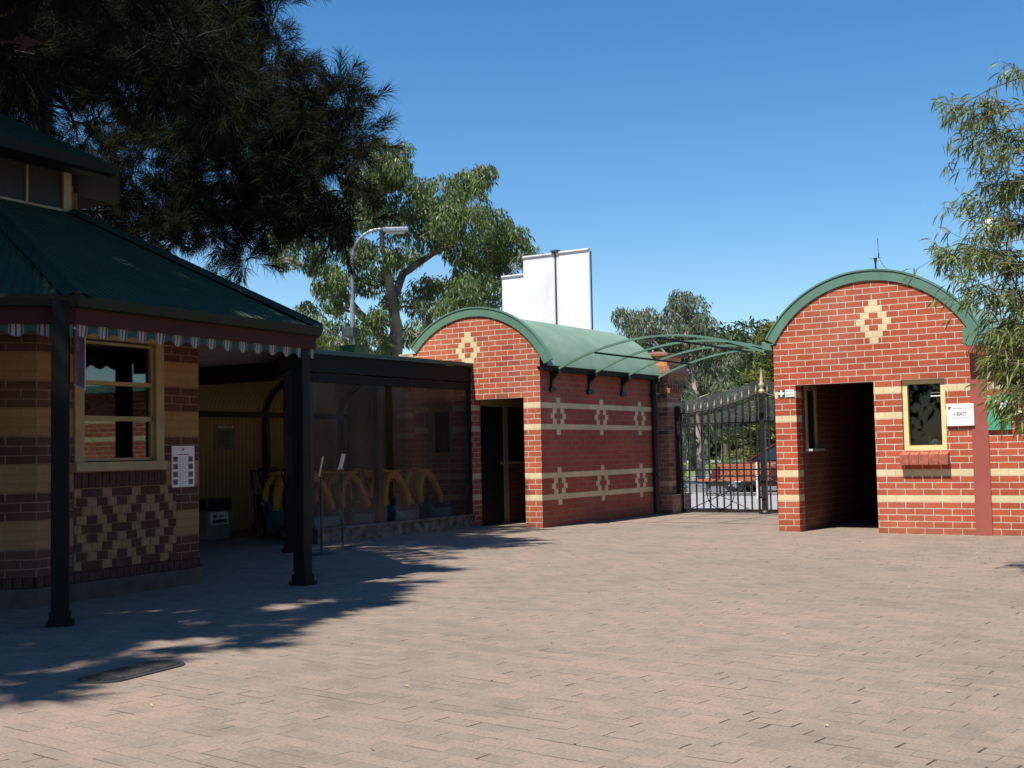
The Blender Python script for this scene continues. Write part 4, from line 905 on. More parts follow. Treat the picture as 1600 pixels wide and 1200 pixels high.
# ------------------------------------------------------------------ beyond the walls
BP = empty('banner_sign', (-14.5, 26, 0), 'tall blank white roller banners on a dark pole frame, rising behind the left arched roof', 'banner')
for (x0, x1, z1, y) in ((-17.07, -16.36, 5.70, 26.05), (-16.38, -15.46, 6.13, 26.0), (-15.40, -14.47, 6.14, 26.0)):
    a_ = MB(); a_.box(x0, x1, y, y+.012, 1.2, z1); b = a_.build('banner_sheet', M['cloth'], BP)
    a_ = MB(); a_.box(x0+.03, x0+.036, y-.004, y, 1.2, z1-.05); a_.box(x1-.036, x1-.03, y-.004, y, 1.2, z1-.05); a_.build('hem', M['offwhite'], b)
    a_ = MB(); a_.tube([(x0-.01, y+.006, z1), (x1+.01, y+.006, z1)], .04, 10); a_.build('roller', simple('pale_roller', (.55, .52, .52), .5), b)
a_ = MB(); a_.tube([(-15.43, 26.03, 0), (-15.43, 26.03, 6.2)], .035, 8); a_.tube([(-17.1, 26.09, 0), (-17.1, 26.09, 5.72)], .02, 8); a_.tube([(-14.45, 26.06, 0), (-14.45, 26.06, 6.1)], .02, 8); a_.box(-15.53, -15.33, 25.93, 26.1, 6.17, 6.22); a_.build('pole', M['darkgrey'], BP)
ghost = None
def street_lamp(x, y, h, lab):
    o = empty('street_lamp', (x, y, 0), lab, 'street lamp'); d = Vector((CA, SA, 0))
    a_ = MB(); pts = [Vector((x, y, 0)), Vector((x, y, h*.55)), Vector((x, y, h-1.0))]+[Vector((x, y, h-1.0))+d*(.85*(1-math.cos(t)))+Vector((0, 0, .95*math.sin(t))) for t in [math.pi/2*i/8 for i in range(1, 9)]]+[Vector((x, y, h-.04))+d*1.15]
    a_.tube(pts, [.085, .075, .06]+[.045]*9, 10); a_.build('pole', M['grey'], o)
    c = Vector((x, y, h-.08))+d*1.35; a_ = MB(); a_.T = Matrix.Translation(c) @ Matrix.Rotation(math.atan2(d.y, d.x), 4, 'Z'); a_.bbox(-.38, .38, -.13, .13, -.07, .07, .03); a_.build('lamp_head', M['grey'], o)
    a_ = MB(); a_.T = Matrix.Translation(c); a_.T = a_.T @ Matrix.Rotation(math.atan2(d.y, d.x), 4, 'Z'); a_.bbox(-.3, .25, -.1, .1, -.12, -.065, .02); a_.build('lens', M['offwhite'], o)
    return o
lo = street_lamp(-23.75, 28, 8.05, 'grey street lamp with curved arm in front of the large gum tree')
a_ = MB(); x, y = -23.72, 27.8; a_.bbox(x-.1, x+.32, y-.2, y+.1, 4.72, 5.0, .02); a_.build('control_box', M['darkgrey'], lo)
a_ = MB(); a_.box(x-.1, x-.06, y-.1, y, 4.35, 5.15); a_.build('bracket', M['green'], lo)
a_ = MB(); a_.T = Matrix.Translation((x-.35, y-.1, 4.62)) @ Matrix.Rotation(R(-25), 4, 'Y') @ Matrix.Rotation(R(20), 4, 'X'); a_.bbox(-.2, .2, -.08, .08, -.06, .06, .02); a_.build('floodlight', M['grey'], lo)
vb = empty('roof_vent', (-12.6, 14.8, 2.69), 'square green and brown roof vent box on top of the shelter', 'vent')
a_ = MB(); a_.box(-12.75, -12.45, 14.72, 15.05, 2.69, 2.93); a_.box(-12.77, -12.43, 14.70, 15.07, 2.93, 2.945); a_.build('box', [simple('vent_green', (.05, .22, .10), .5)], vb)
def pole_lamp(x, y, h, lab, cam_):
    o = empty('light_pole', (x, y, 0), lab, 'pole', 'poles behind the brick wing'); a_ = MB(); a_.tube([(x, y, 0), (x, y, h)], [.07, .045], 10); a_.build('pole', M['grey'], o)
    if cam_:
        a_ = MB(); a_.lathe((x, y-.12, h-1.35), [(.02, -.28), (.13, -.22), (.17, -.05), (.17, .08), (.1, .2), (.02, .25)], 14); a_.build('camera_dome', M['white'], o)
        a_ = MB(); a_.tube([(x, y, h-1.55), (x+.5, y, h-1.5)], .03, 6); a_.build('arm', M['offwhite'], o)
    return o
pole_lamp(-7.05, 35.9, 8.6, 'slim grey pole with white dome camera behind the leaves', True)
pole_lamp(-6.6, 36.2, 9.6, 'taller slim white pole furthest right behind the leaves', False)
# apartment block, far off
ab = empty('apartment_block', (-61, 155, 0), 'distant pale apartment block just above the trees left of the gatehouse', 'building')
a_ = MB(); a_.box(-64, -58, 150, 160, 0, 12.0); a_.build('wall', simple('pale_render', (.55, .52, .5), .8), ab)
a_ = MB(); a_.box(-64.2, -57.8, 149.8, 160.2, 12.0, 12.5); a_.build('roof', M['concrete'], ab)
for i in range(3):
    for j in range(3):
        a_ = MB(); a_.box(-63.5+i*1.9, -62.4+i*1.9, 149.9, 150.05, 2+j*3.2, 3.6+j*3.2); a_.build('window', M['darkgrey'], ab)

# bench table beyond the gate
bt = empty('picnic_bench', (-12.1, 28.7, 0), 'orange timber bench and table with thin metal legs seen through the gate', 'bench')
timber = simple('orange_stained_timber', (.42, .13, .06), .55, .15, 5)
a_ = MB(); a_.box(-12.75, -11.15, 29.3, 29.75, .72, .77); a_.build('table_top', timber, bt)
for z in (.36, .50, .60):
    a_ = MB(); a_.box(-12.55, -11.2, 29.22, 29.27, z, z+.10); a_.build('back_slat', timber, bt)
a_ = MB(); a_.box(-12.9, -11.35, 28.6, 29.0, .36, .41); a_.build('seat', timber, bt)
a_ = MB()
for x in (-12.7, -11.5): a_.box(x-.02, x+.02, 28.65, 28.69, 0, .36); a_.box(x-.02, x+.02, 29.5, 29.54, 0, .74); a_.box(x-.02, x+.02, 28.65, 29.54, .3, .34)
a_.box(-12.7, -11.0, 28.66, 28.69, .03, .06); a_.build('leg_frame', M['darkgrey'], bt)
bo = empty('bollard', (-10.75, 27.2, 0), 'slim pale bollard standing beyond the gate', 'bollard'); a_ = MB(); a_.lathe((-10.75, 27.2, 0), [(.05, 0), (.035, .05), (.035, .80), (.025, .84), (.01, .85)], 14); a_.build('tube', M['offwhite'], bo)

# red car across the forecourt
def car(x, y, rz, lab):
    o = empty('parked_car', (x, y, -.11), lab, 'car'); L = Matrix.Translation((x, y, -.11)) @ Matrix.Rotation(rz, 4, 'Z')
    paint = simple('red_car_paint', (.11, .010, .014), .22, .04, 2, spec=.7); dk = M['rubber']
    sec = [(-2.15, .62, .28, .55, .62), (-2.05, .80, .22, .66, .72), (-1.2, .86, .2, .82, .88), (-.75, .87, .2, .88, .94), (0.9, .87, .2, .92, .97), (1.7, .86, .22, .93, .98), (2.1, .78, .26, .90, .94), (2.18, .66, .35, .78, .84)]
    b = MB(); b.T = L; prof = []
    for xx, hw, z0, z1, z2 in sec: prof.append([(xx, -hw*.92, z0), (xx, -hw, (z0+z1)/2), (xx, -hw*.97, z1), (xx, -hw*.55, z2), (xx, 0, z2+.015), (xx, hw*.55, z2), (xx, hw*.97, z1), (xx, hw, (z0+z1)/2), (xx, hw*.92, z0)])
    for p, q in zip(prof, prof[1:]):
        n = len(p); b.add(p+q, [(i, i+1, n+i+1, n+i) for i in range(n-1)]+[(n-1, 0, n, 2*n-1)], None, True)
    b.add(prof[0], [list(range(9))]); b.add(prof[-1], [list(range(9))[::-1]]); b.build('body', paint, o)
    g = MB(); g.T = L; cab = [(-.95, .72, .93), (-.15, .60, 1.40), (1.05, .58, 1.41), (1.75, .70, .96)]
    pr = [[(xx, -hw, z), (xx, hw, z)] for xx, hw, z in cab]
    for p, q in zip(pr, pr[1:]): g.add(p+q, [(0, 1, 3, 2)])
    for s in (0, 1): g.add([pr[0][s], pr[1][s], pr[2][s], pr[3][s]], [(0, 1, 2, 3)])
    g.build('windows', simple('dark_car_glass', (.02, .03, .04), .08, .02), o)
    r_ = MB(); r_.T = L; r_.add([(-.2, -.60, 1.405), (1.1, -.58, 1.415), (1.1, .58, 1.415), (-.2, .60, 1.405), (-.12, 0, 1.45), (1.0, 0, 1.46)], [(0, 1, 5, 4), (4, 5, 2, 3), (0, 4, 3), (1, 2, 5)])
    for s in (-1, 1): r_.tube([(-.95, .73*s, .93), (-.16, .61*s, 1.405), (1.07, .59*s, 1.415), (1.76, .71*s, .96)], .03, 6); r_.tube([(.45, .74*s, .95), (.42, .61*s, 1.40)], .03, 6)
    r_.build('roof', paint, o)
    for xx in (-1.35, 1.35):
        for s in (-1, 1):
            w_ = MB(); w_.T = L; w_.tube([(xx, s*.68, .32), (xx, s*.88, .32)], .32, 26, smooth=False); wo = w_.build('wheel', dk, o)
            w_ = MB(); w_.T = L; w_.tube([(xx, s*.70, .32), (xx, s*.888, .32)], .13, 20, smooth=False)
            for k in range(5): a = k*2*math.pi/5; w_.tube([(xx, s*.886, .32), (xx+.2*math.cos(a), s*.886, .32+.2*math.sin(a))], .03, 6)
            w_.build('rim', M['grey'], wo)
    for s in (-1, 1):
        h_ = MB(); h_.T = L; h_.cbox((-2.1, s*.58, .62), .08, .26, .11); h_.build('headlight', M['offwhite'], o)
    t_ = MB(); t_.T = L; t_.box(-2.2, 2.2, -.8, .8, .2, .32); t_.build('bumper', M['rubber'], o)
    return o
car(-12.45, 33.9, R(5), 'red parked car, nose to the left, seen through the gate beside the gatehouse')

# ------------------------------------------------------------------ vegetation
def rnd_unit(rng, n):
    v = rng.normal(size=(n, 3)); return v/np.linalg.norm(v, axis=1, keepdims=True)
def leaves(rng, P, D, L, W, bend=.0):
    """diamond leaves at P along D (unit), length L, width W -> V, F"""
    n = len(P); side = np.cross(D, rnd_unit(rng, n)); side /= np.linalg.norm(side, axis=1, keepdims=True)+1e-9
    L = np.broadcast_to(L, (n,))[:, None]; W = np.broadcast_to(W, (n,))[:, None]
    mid = P+D*L*.45; tip = P+D*L; tip[:, 2] -= (bend*L[:, 0])
    V = np.stack([P, mid+side*W/2, tip, mid-side*W/2], 1).reshape(-1, 3)
    return V, np.arange(4*n).reshape(n, 4)
def curved(p0, p1, rng, sag=.1, n=6, up=0.):
    p0, p1 = Vector(p0), Vector(p1); L = (p1-p0).length; o1 = Vector(rng.normal(size=3))*L*sag; o1.z += up*L
    return [p0.lerp(p1, t)+o1*math.sin(math.pi*t) for t in [i/n for i in range(n+1)]]

def gum_tree(name, label, base, limbs, clumps, leafm, barkm, trunk_r, rng, L=.13, W=.035, dens=420, droop=.75, group=None, twig=True):
    """limbs: list of (points, r0, r1); clumps: (x, y, z, r)"""
    o = empty(name, base, label, 'tree', group)
    t = MB(); nodes = []
    for pts, r0, r1 in limbs:
        k = len(pts); dense = []
        for a, b in zip(pts, pts[1:]):
            for s in range(3): dense.append(Vector(a).lerp(Vector(b), s/3)+Vector(rng.normal(size=3)*.04*r0*3))
        dense.append(Vector(pts[-1])); m = len(dense); t.tube(dense, [r0+(r1-r0)*i/(m-1) for i in range(m)], 9)
        nodes += [(p, r0+(r1-r0)*i/(m-1)) for i, p in enumerate(dense)]
    root = Vector(limbs[0][0][-1])
    for (x, y, z, r) in sorted(clumps, key=lambda q: (Vector(q[:3])-root).length):
        c = Vector((x, y, z)); p, pr = min(nodes, key=lambda q: (q[0]-c).length*(1.0 if q[1] > .02 else 1.25)+(.5 if q[0].z > c.z else 0))
        br = curved(p, c, rng, .10, 6, .04); rs_ = [min(pr, .075)*.62*(1-.7*i/6)+.006 for i in range(7)]
        t.tube(br, rs_, 6); nodes += [(br[i], rs_[i]) for i in (2, 3, 4, 5, 6)]
        if twig:
            for k in range(4):
                e = c+Vector(rng.normal(size=3))*r*.5; t.tube(curved(p.lerp(c, .6), e, rng, .1, 4), [.022, .018, .014, .01, .006], 4)
    t.build('trunk', barkm, o)
    Vs, Fs, nv = [], [], 0
    for (x, y, z, r) in clumps:
        n = int(dens*r*r); d = rnd_unit(rng, n); lump = 1+.25*np.sin(d[:, 0]*4+x*3)*np.sin(d[:, 1]*4+y)*np.sin(d[:, 2]*5+z)
        rad = r*(.45+.55*rng.random(n)**.45)*lump; P = np.array([x, y, z])+d*rad[:, None]*np.array([1, 1, .95])
        D = d*.35+rng.normal(size=(n, 3))*.35; D[:, 2] -= droop; D /= np.linalg.norm(D, axis=1, keepdims=True)
        V, F = leaves(rng, P, D, L*rng.uniform(.7, 1.3, n), W*rng.uniform(.7, 1.3, n), .1); Vs.append(V); Fs.append(F+nv); nv += len(V)
    npmesh('crown', np.vstack(Vs), np.vstack(Fs), leafm, o)
    return o
AX, AY = np.array([CA, SA, 0]), np.array([-SA, CA, 0])      # across the view / away from it
def at(lat, dist, z): p = AX*lat+AY*dist; return (float(p[0]), float(p[1]), z)

rng = np.random.default_rng(11)
def pt(px, py, d):
    # point of the tree drawings: px, py on the survey sheet, d metres away
    U_, V_ = (px-800)/1900, (py-600)/1900; u_ = U_-V_*.0198; v_ = U_*.0198+V_; yf = math.cos(.0559)+math.sin(.0559)*v_; zz = math.sin(.0559)-math.cos(.0559)*v_
    return at(u_/yf*d, d, 1.2+zz/yf*d)
gumleaf = leafmat('gum_leaves', (.035, .062, .015), (.175, .235, .062), .5, .25)
gumleaf2 = leafmat('grey_gum_leaves', (.06, .085, .045), (.19, .22, .12), .5, .3)
# big gum: at distance 38, scale .02 m per reference pixel
D0 = 38.
def gp_(px, py, dd=0.): return pt(px, py, D0+dd)
limbs = [([gp_(640, 720), gp_(628, 620), gp_(615, 560)], .36, .30), ([gp_(615, 562), gp_(600, 530, .5), gp_(570, 500, 1), gp_(540, 462, 1.5), gp_(505, 430, 1)], .22, .07),
         ([gp_(615, 562), gp_(620, 510), gp_(613, 470, -.3), gp_(606, 430, -.8), gp_(598, 385, -1.2), gp_(590, 320, -1)], .24, .05), ([gp_(613, 468, -.3), gp_(630, 428, .2), gp_(662, 405, .6), gp_(700, 382, 1), gp_(715, 340, 1.2)], .15, .05),
         ([gp_(640, 600, .5), gp_(662, 540, 1), gp_(672, 495, 1.5), gp_(705, 478, 2), gp_(745, 430, 2), gp_(770, 390, 1.8)], .2, .05), ([gp_(700, 478, 2), gp_(745, 470, 2.6), gp_(790, 440, 3)], .1, .04)]
cl = [(596, 240, 30), (622, 256, 24), (608, 266, 30), (760, 272, 20), (835, 412, 20), (582, 275, 34), (620, 268, 26), (640, 285, 22), (600, 310, 34), (575, 335, 30), (650, 320, 32), (622, 350, 34), (690, 300, 34), (720, 290, 30), (745, 285, 26), (740, 315, 28), (672, 335, 30), (700, 345, 34), (740, 350, 36), (775, 345, 30),
      (790, 375, 34), (755, 390, 36), (715, 385, 34), (810, 385, 26), (830, 400, 20), (780, 415, 34), (740, 425, 34), (665, 375, 22), (640, 395, 26), (600, 400, 28), (560, 395, 30), (520, 380, 32), (480, 350, 34), (450, 345, 30), (430, 375, 24), (445, 400, 22),
      (480, 400, 28), (510, 430, 26), (545, 440, 26), (580, 440, 28), (660, 450, 24), (690, 455, 30), (725, 455, 30), (760, 450, 30), (655, 480, 22), (700, 490, 28), (740, 485, 24), (770, 475, 20), (520, 470, 24), (480, 490, 24), (450, 495, 18), (500, 510, 30), (545, 520, 30),
      (585, 500, 26), (590, 540, 34), (550, 555, 30), (510, 545, 26), (650, 520, 30), (500, 450, 16), (670, 420, 16), (540, 330, 34), (500, 310, 30), (560, 300, 26), (610, 470, 20)]
clumps = []
for px, py, r in cl:
    if 650 < px < 700 and 415 < py < 450: continue
    dd = float(rng.uniform(-1.8, 2.6)); x, y, z = gp_(px, py, dd); clumps.append((x, y, z, r*.0185))
    for k in range(2):
        a = rng.normal(size=2)*r*.55; x, y, z = gp_(px+a[0], py+a[1], dd+float(rng.uniform(-1, 1))); clumps.append((x, y, z, r*.0115))
gum_tree('gum_tree', 'large spreading gum tree with forked grey limbs behind the left arched building', gp_(640, 760), limbs, clumps, gumleaf, M['gumbark'], .3, rng, .17, .045, 1700, 1.0)
# gum beyond the gate
D0 = 46.
limbs = [([gp_(1095, 750), gp_(1090, 660), gp_(1086, 600), gp_(1080, 560), gp_(1075, 510)], .18, .06), ([gp_(1088, 620), gp_(1055, 570, -1), gp_(1020, 530, -1)], .08, .03), ([gp_(1068, 740), gp_(1070, 680), gp_(1066, 640)], .13, .07)]
cl = [(1065, 470, 22), (1085, 480, 24), (1050, 490, 20), (1100, 510, 24), (1070, 515, 28), (1040, 515, 26), (1010, 505, 26), (985, 500, 24), (970, 495, 16), (990, 530, 26), (1020, 540, 28), (1050, 545, 28), (1085, 545, 26), (1105, 540, 20), (1000, 560, 22), (1040, 580, 26), (1070, 590, 18),
      (1110, 590, 22), (1130, 610, 22), (1105, 640, 24), (1075, 625, 20), (1060, 610, 18), (1120, 580, 20), (1060, 660, 20), (1075, 690, 18), (1090, 715, 14), (1145, 630, 18), (1120, 660, 20)]
clumps = []
for px, py, r in cl:
    dd = float(rng.uniform(-2, 2)); clumps.append((*gp_(px, py, dd), r*.0235))
    a = rng.normal(size=2)*r*.6; clumps.append((*gp_(px+a[0], py+a[1], dd), r*.015))
gum_tree('gum_tree', 'tall grey-green gum tree with pale trunk beyond the gate', gp_(1095, 760), limbs, clumps, gumleaf2, M['palebark'], .3, rng, .19, .048, 1500, 1.1)
# layered conifer at the gatehouse edge
def conifer(name, label, lat, dist, h, r, leafm, rng, n=15000, start=.12):
    b = at(lat, dist, 0); o = empty(name, b, label, 'tree'); t = MB(); t.tube([b, (b[0], b[1], h)], [.22, .03], 8); P = []; 
    tiers = int(h/.55)
    for k in range(tiers):
        z = h*start+(h*(1-start))*k/tiers; rr = r*(1-(k/tiers))**.75*rng.uniform(.75, 1.1); m = int(7+rr*3)
        for j in range(m):
            a = rng.uniform(0, 2*math.pi); l = rr*rng.uniform(.6, 1.1); e = (b[0]+l*math.cos(a), b[1]+l*math.sin(a), z+l*.12+rng.uniform(-.15, .15)); t.tube([(b[0], b[1], z), e], [.03, .008], 4)
            P.append((Vector((b[0], b[1], z)), Vector(e)))
    t.build('trunk', M['bark'], o); per = max(20, n//len(P)); Ps = []
    for p, e in P:
        s = rng.random(per)**.6; q = np.array(p)[None]*(1-s[:, None])+np.array(e)[None]*s[:, None]; q += rng.normal(size=(per, 3))*np.array([.2, .2, .07]); Ps.append(q)
    Pn = np.vstack(Ps); D = rng.normal(size=Pn.shape); D[:, 2] *= .3; D[:, 2] += .15; D /= np.linalg.norm(D, axis=1, keepdims=True); V, F = leaves(rng, Pn, D, rng.uniform(.14, .3, len(Pn)), .06); npmesh('crown', V, F, leafm, o); return o
conl = leafmat('conifer_leaves', (.045, .065, .012), (.23, .24, .04), .55, .15)
conifer('conifer', 'yellow-green layered conifer right beside the gatehouse edge', (1218-800)*50/1900, 50, 6.6, 2.3, conl, rng, 30000)
conifer('conifer', 'smaller dark green conifer low behind the gate finial', (1168-800)*58/1900, 58, 4.6, 2.2, leafmat('conifer_leaves_dark', (.03, .05, .014), (.12, .15, .035), .55, .1), rng, 20000, .3)
# park trees and woods beyond the road
def park_tree(lat, dist, h, r, lab, leafm, rng, low=.45):
    b = at(lat, dist, 0); cl = []
    for k in range(16):
        a = rng.uniform(0, 2*math.pi); q = rng.random()**.5*r*.8; z = h*(low+(1-low)*rng.random()); cl.append((b[0]+q*math.cos(a), b[1]+q*math.sin(a), z, r*rng.uniform(.28, .45)))
    lm = [([b, (b[0]+.2, b[1], h*.3), (b[0]-.1, b[1], h*.55), (b[0]+.3, b[1], h*.85)], .25, .06)]
    return gum_tree('park_tree', lab, b, lm, cl, leafm, M['gumbark'], .2, rng, .42, .13, 150, .5, 'park trees beyond the road', False)
dkleaf = leafmat('park_leaves', (.02, .035, .010), (.07, .095, .028), .55, .2)
for k, (px, d, h, r, lab) in enumerate([(1078, 66, 7.5, 2.6, 'park tree straight above the left end of the bench'), (1128, 74, 8.2, 3.2, 'broad dark park tree in the middle of the gate view'), (1160, 62, 5.8, 2.4, 'low round park tree left of the gate post'),
                                   (1195, 70, 6.6, 2.8, 'dark park tree directly behind the gate post'), (1100, 92, 9.5, 3.6, 'tall park tree far behind the left leaf of the gate'), (1240, 80, 8, 3.5, 'park tree hidden mostly by the gatehouse'), (560, 58, 6, 3.0, 'bushy tree behind the street lamp pole')]):
    park_tree((px-800)*d/1900, d, h, r, lab, dkleaf, rng, .42)
def wood(name, lat0, lat1, dist, h, n, rng, lab):
    V, F, nv = [], [], 0
    m = n; lat = rng.uniform(lat0, lat1, m); dd = dist+rng.uniform(0, 14, m); top = h*(.72+.28*np.sin(lat*.35+2)*np.sin(lat*.13)); z = rng.random(m)**.8*top
    P = AX[None]*lat[:, None]+AY[None]*dd[:, None]; P[:, 2] = z; D = rnd_unit(rng, m); D[:, 2] -= .4; D /= np.linalg.norm(D, axis=1, keepdims=True); V, F = leaves(rng, P, D, 1.0, .45)
    return tag(npmesh(name, V, F, dkleaf), lab, 'woodland', kind='stuff')
wood('woodland', 10, 40, 125, 9, 16000, rng, 'dark distant belt of park woodland beyond the lawn'); wood('woodland', -52, 12, 135, 8.5, 22000, rng, 'dark belt of trees far behind the left arched building')
def shrub(x, y, r, h, lab, n=1500):
    o = empty('shrub', (x, y, 0), lab, 'shrub', 'shrubs beyond the gate'); t = MB()
    for k in range(6): t.tube([(x, y, 0), (x+rng.normal()*r*.4, y+rng.normal()*r*.4, h*.8)], [.03, .01], 5)
    t.build('stem', M['bark'], o); d = rnd_unit(rng, n); d[:, 2] = abs(d[:, 2]); P = np.array([x, y, 0])+d*(rng.random(n)**.4)[:, None]*np.array([r, r, h]); D = rnd_unit(rng, n); V, F = leaves(rng, P, D, .13, .06); npmesh('foliage', V, F, gumleaf, o)
shrub(-14.2, 29.5, .55, 1.5, 'loose green shrub just behind the left edge of the gate'); shrub(-15.6, 33.6+16, 1.4, .9, 'low bush on the verge left of the bench'); shrub(-22, 53, 1.6, 1.0, 'low rounded bush on the lawn behind the bench')

# casuarina: dark, needle foliage
cas = leafmat('casuarina_needles', (.008, .011, .006), (.030, .033, .016), .85, .06, .08)
def needle_tree(label, base, top, boughs, rng, n_clump=26, per=62, wid=.012, ln_=(.16, .34), thick=.05, name='casuarina_tree'):
    o = empty(name, base, label, 'tree', 'casuarinas shading the kiosk'); t = MB()
    tr = [Vector(base).lerp(Vector(top), i/7)+Vector((rng.normal()*.08, rng.normal()*.08, 0)) for i in range(8)]
    t.tube(tr, [.24-.025*i for i in range(8)], 10); Vs, Fs, nv = [], [], 0
    nd = []
    for (x, y, z, r) in sorted(boughs, key=lambda q: (q[0]-top[0])**2+(q[1]-top[1])**2):
        c = Vector((x, y, z)); p = min(tr, key=lambda q: abs(q.z-(c.z-.25*(Vector((q.x, q.y, 0))-Vector((c.x, c.y, 0))).length))); pr = thick*1.6
        if nd:
            q_, qr = min(nd, key=lambda q: (q[0]-c).length+(.4 if q[0].z > c.z else 0))
            if (q_-c).length < (p-c).length*.75: p, pr = q_, qr
        br = curved(p, c, rng, .10, 8, -.04); rs_ = [max(.006, pr*(1-.75*i/8)) for i in range(9)]; t.tube(br, rs_, 6); nd += [(br[i], rs_[i]) for i in (2, 3, 4, 5, 6, 7)]
        nc = int(n_clump*max(.5, r/.55)**2)
        for k in range(nc):
            d = Vector(rng.normal(size=3)); d.normalize(); q = c+Vector((d.x, d.y, d.z*.8))*r*float(rng.random()**.5)
            if k % 3 == 0: t.tube(curved(c.lerp(br[5], .5*float(rng.random())), q, rng, .08, 4), [.016, .012, .01, .007, .004], 4, cap=False)
            ax = (q-c).normalized()*.6+Vector((0, 0, .15))+Vector(rng.normal(size=3))*.25; ax.normalize()
            nn = per; s = rng.random(nn)*.30; P = np.array(q)[None]+np.array(ax)[None]*s[:, None]; D = np.array(ax)[None]*.9+rng.normal(size=(nn, 3))*.55; D[:, 2] -= .12; D /= np.linalg.norm(D, axis=1, keepdims=True)
            V, F = leaves(rng, P, D, rng.uniform(*ln_, nn), wid, .12); Vs.append(V); Fs.append(F+nv); nv += len(V)
    t.build('trunk', M['bark'], o); npmesh('crown', np.vstack(Vs), np.vstack(Fs), cas, o); return o
def bw(px, py, d, rpx): return (*pt(px, py, d), rpx*d/1900)
vis = [(548, 160, 14.3, 38), (505, 150, 14.6, 45), (520, 200, 14.4, 48), (440, 150, 15, 55), (400, 85, 15.5, 55), (425, 20, 15.5, 42), (350, 30, 16, 60), (300, 60, 17, 65), (330, 170, 16, 60), (545, 262, 14, 48), (500, 300, 14.5, 50), (450, 250, 15, 55), (400, 225, 15.5, 55),
       (548, 335, 14.2, 34), (470, 345, 14.8, 42), (360, 300, 15.5, 52), (310, 265, 16, 50), (350, 365, 15, 40), (385, 408, 14.5, 22), (290, 350, 16, 40), (240, 290, 17, 55), (180, 290, 17, 45), (120, 205, 18, 45), (150, 90, 18, 62), (235, 30, 17, 70), (90, 40, 18, 70), (10, 90, 18, 60), (20, 200, 18, 50),
       (515, 240, 14.6, 50), (430, 320, 15, 40), (280, 130, 16.8, 50), (220, 370, 16.5, 40), (530, 375, 14.4, 22), (460, 200, 15, 50), (565, 225, 14.1, 30), (380, 150, 15.6, 38), (170, 350, 17, 36),
       (340, -80, 16, 90), (200, -90, 17, 90), (60, -90, 17.5, 90), (440, -60, 15.5, 55), (330, -220, 16, 110), (120, -240, 17, 110), (-90, 20, 17, 90), (-110, 160, 16.5, 80), (-200, 80, 15, 90)]
boughs = [bw(*v) for v in vis]
# second casuarina, standing left of the photographer, throws the big shade
bg2 = []; tongue = []
rg = np.random.default_rng(4)
el = math.tan(R(SUN_EL)); kx, ky = math.sin(R(8))/el, math.cos(R(8))/el
def shade(gx, gy, H, r): bg2.append((gx-H*kx, gy-H*ky, H, r))
def edge(y):   # right-hand limit of the shade on the paving
    pts = [(-4, -4.9), (0, -5.0), (3.7, -5.45), (5.3, -5.65), (7.4, -6.3), (8.1, -6.5), (9.0, -7.4), (10.5, -8.1)]
    for (a, xa), (b, xb) in zip(pts, pts[1:]):
        if a <= y <= b: return xa+(xb-xa)*(y-a)/(b-a)
    return pts[-1][1]
yy = -3.
while yy < 10.4:
    e = edge(yy)
    for k, off in enumerate((.85, 1.9, 3.1, 4.4, 5.7, 7.1)):
        shade(e-off+rg.normal()*.12, yy+rg.normal()*.2, 8.3+rg.uniform(-.4, 1.0)+.42*k, .80+.06*k)
    yy += 1.15
for gx, gy, H, r in ((-8.6, 11.2, 5.4, .6), (-9.0, 12.2, 5.2, .5), (-9.7, 11.7, 5.6, .7), (-10.4, 12.4, 5.8, .6), (-11.5, 11.6, 6, .8), (-12.6, 12.3, 6.4, .8), (-8.4, 10.2, 5.9, .6), (-9.9, 12.9, 5.4, .4), (-9.4, 10.4, 6.2, .7), (-10.6, 10.8, 6.5, .8)): tongue.append((gx-.3-H*kx, gy-H*ky, H, r))
extra = []
for (x, y, z, r) in boughs:      # foliage further in along each bough
    for f_ in (.80,): extra.append((-14.8+(x+14.8)*f_+rg.normal()*.25, 10.8+(y-10.8)*f_+rg.normal()*.25, z*(.5+.5*f_)+4.2*(.5-.5*f_)+rg.uniform(-.3, .5), r*1.05))
needle_tree('large dark casuarina whose feathery crown fills the upper left above the kiosk', (-14.75, 10.7, 0), (-14.9, 10.9, 11.5), boughs+extra+tongue, rng, 40, 120, .0075, (.14, .28), .035)
needle_tree('overhanging casuarina beside the kiosk, casting the deep shade on the paving', (-13.2, -1.0, 0), (-12.6, -.6, 10.5), bg2, rng, 17, 70, .05, (.25, .5))

def screen_tree(x, y, h, r, lab, rg_):  # unseen trees added to hold back sky light and deepen the shade
    o_ = empty('garden_tree', (x, y, 0), lab, 'tree', 'garden trees round the courtyard'); t_ = MB(); t_.tube([(x, y, 0), (x+.2, y, h*.4), (x, y+.2, h*.8)], [.28, .2, .06], 9)
    for k in range(9): a_ = rg_.uniform(0, 6.28); t_.tube([(x+.1, y, h*.35), (x+r*.6*math.cos(a_), y+r*.6*math.sin(a_), h*rg_.uniform(.45, .85))], [.1, .03], 6)
    t_.build('trunk', M['bark'], o_); n_ = 9000; d = rnd_unit(rg_, n_); P = np.array([x, y, h*.56])+d*(rg_.random(n_)**.35)[:, None]*np.array([r, r, h*.46])*(1+.2*np.sin(d[:, :1]*7+x)*np.sin(d[:, 1:2]*6+y)); D = rnd_unit(rg_, n_); D[:, 2] -= .5; D /= np.linalg.norm(D, axis=1, keepdims=True)
    V, F = leaves(rg_, P, D, rg_.uniform(.3, .5, n_), .17); npmesh('crown', V, F, dkleaf, o_)
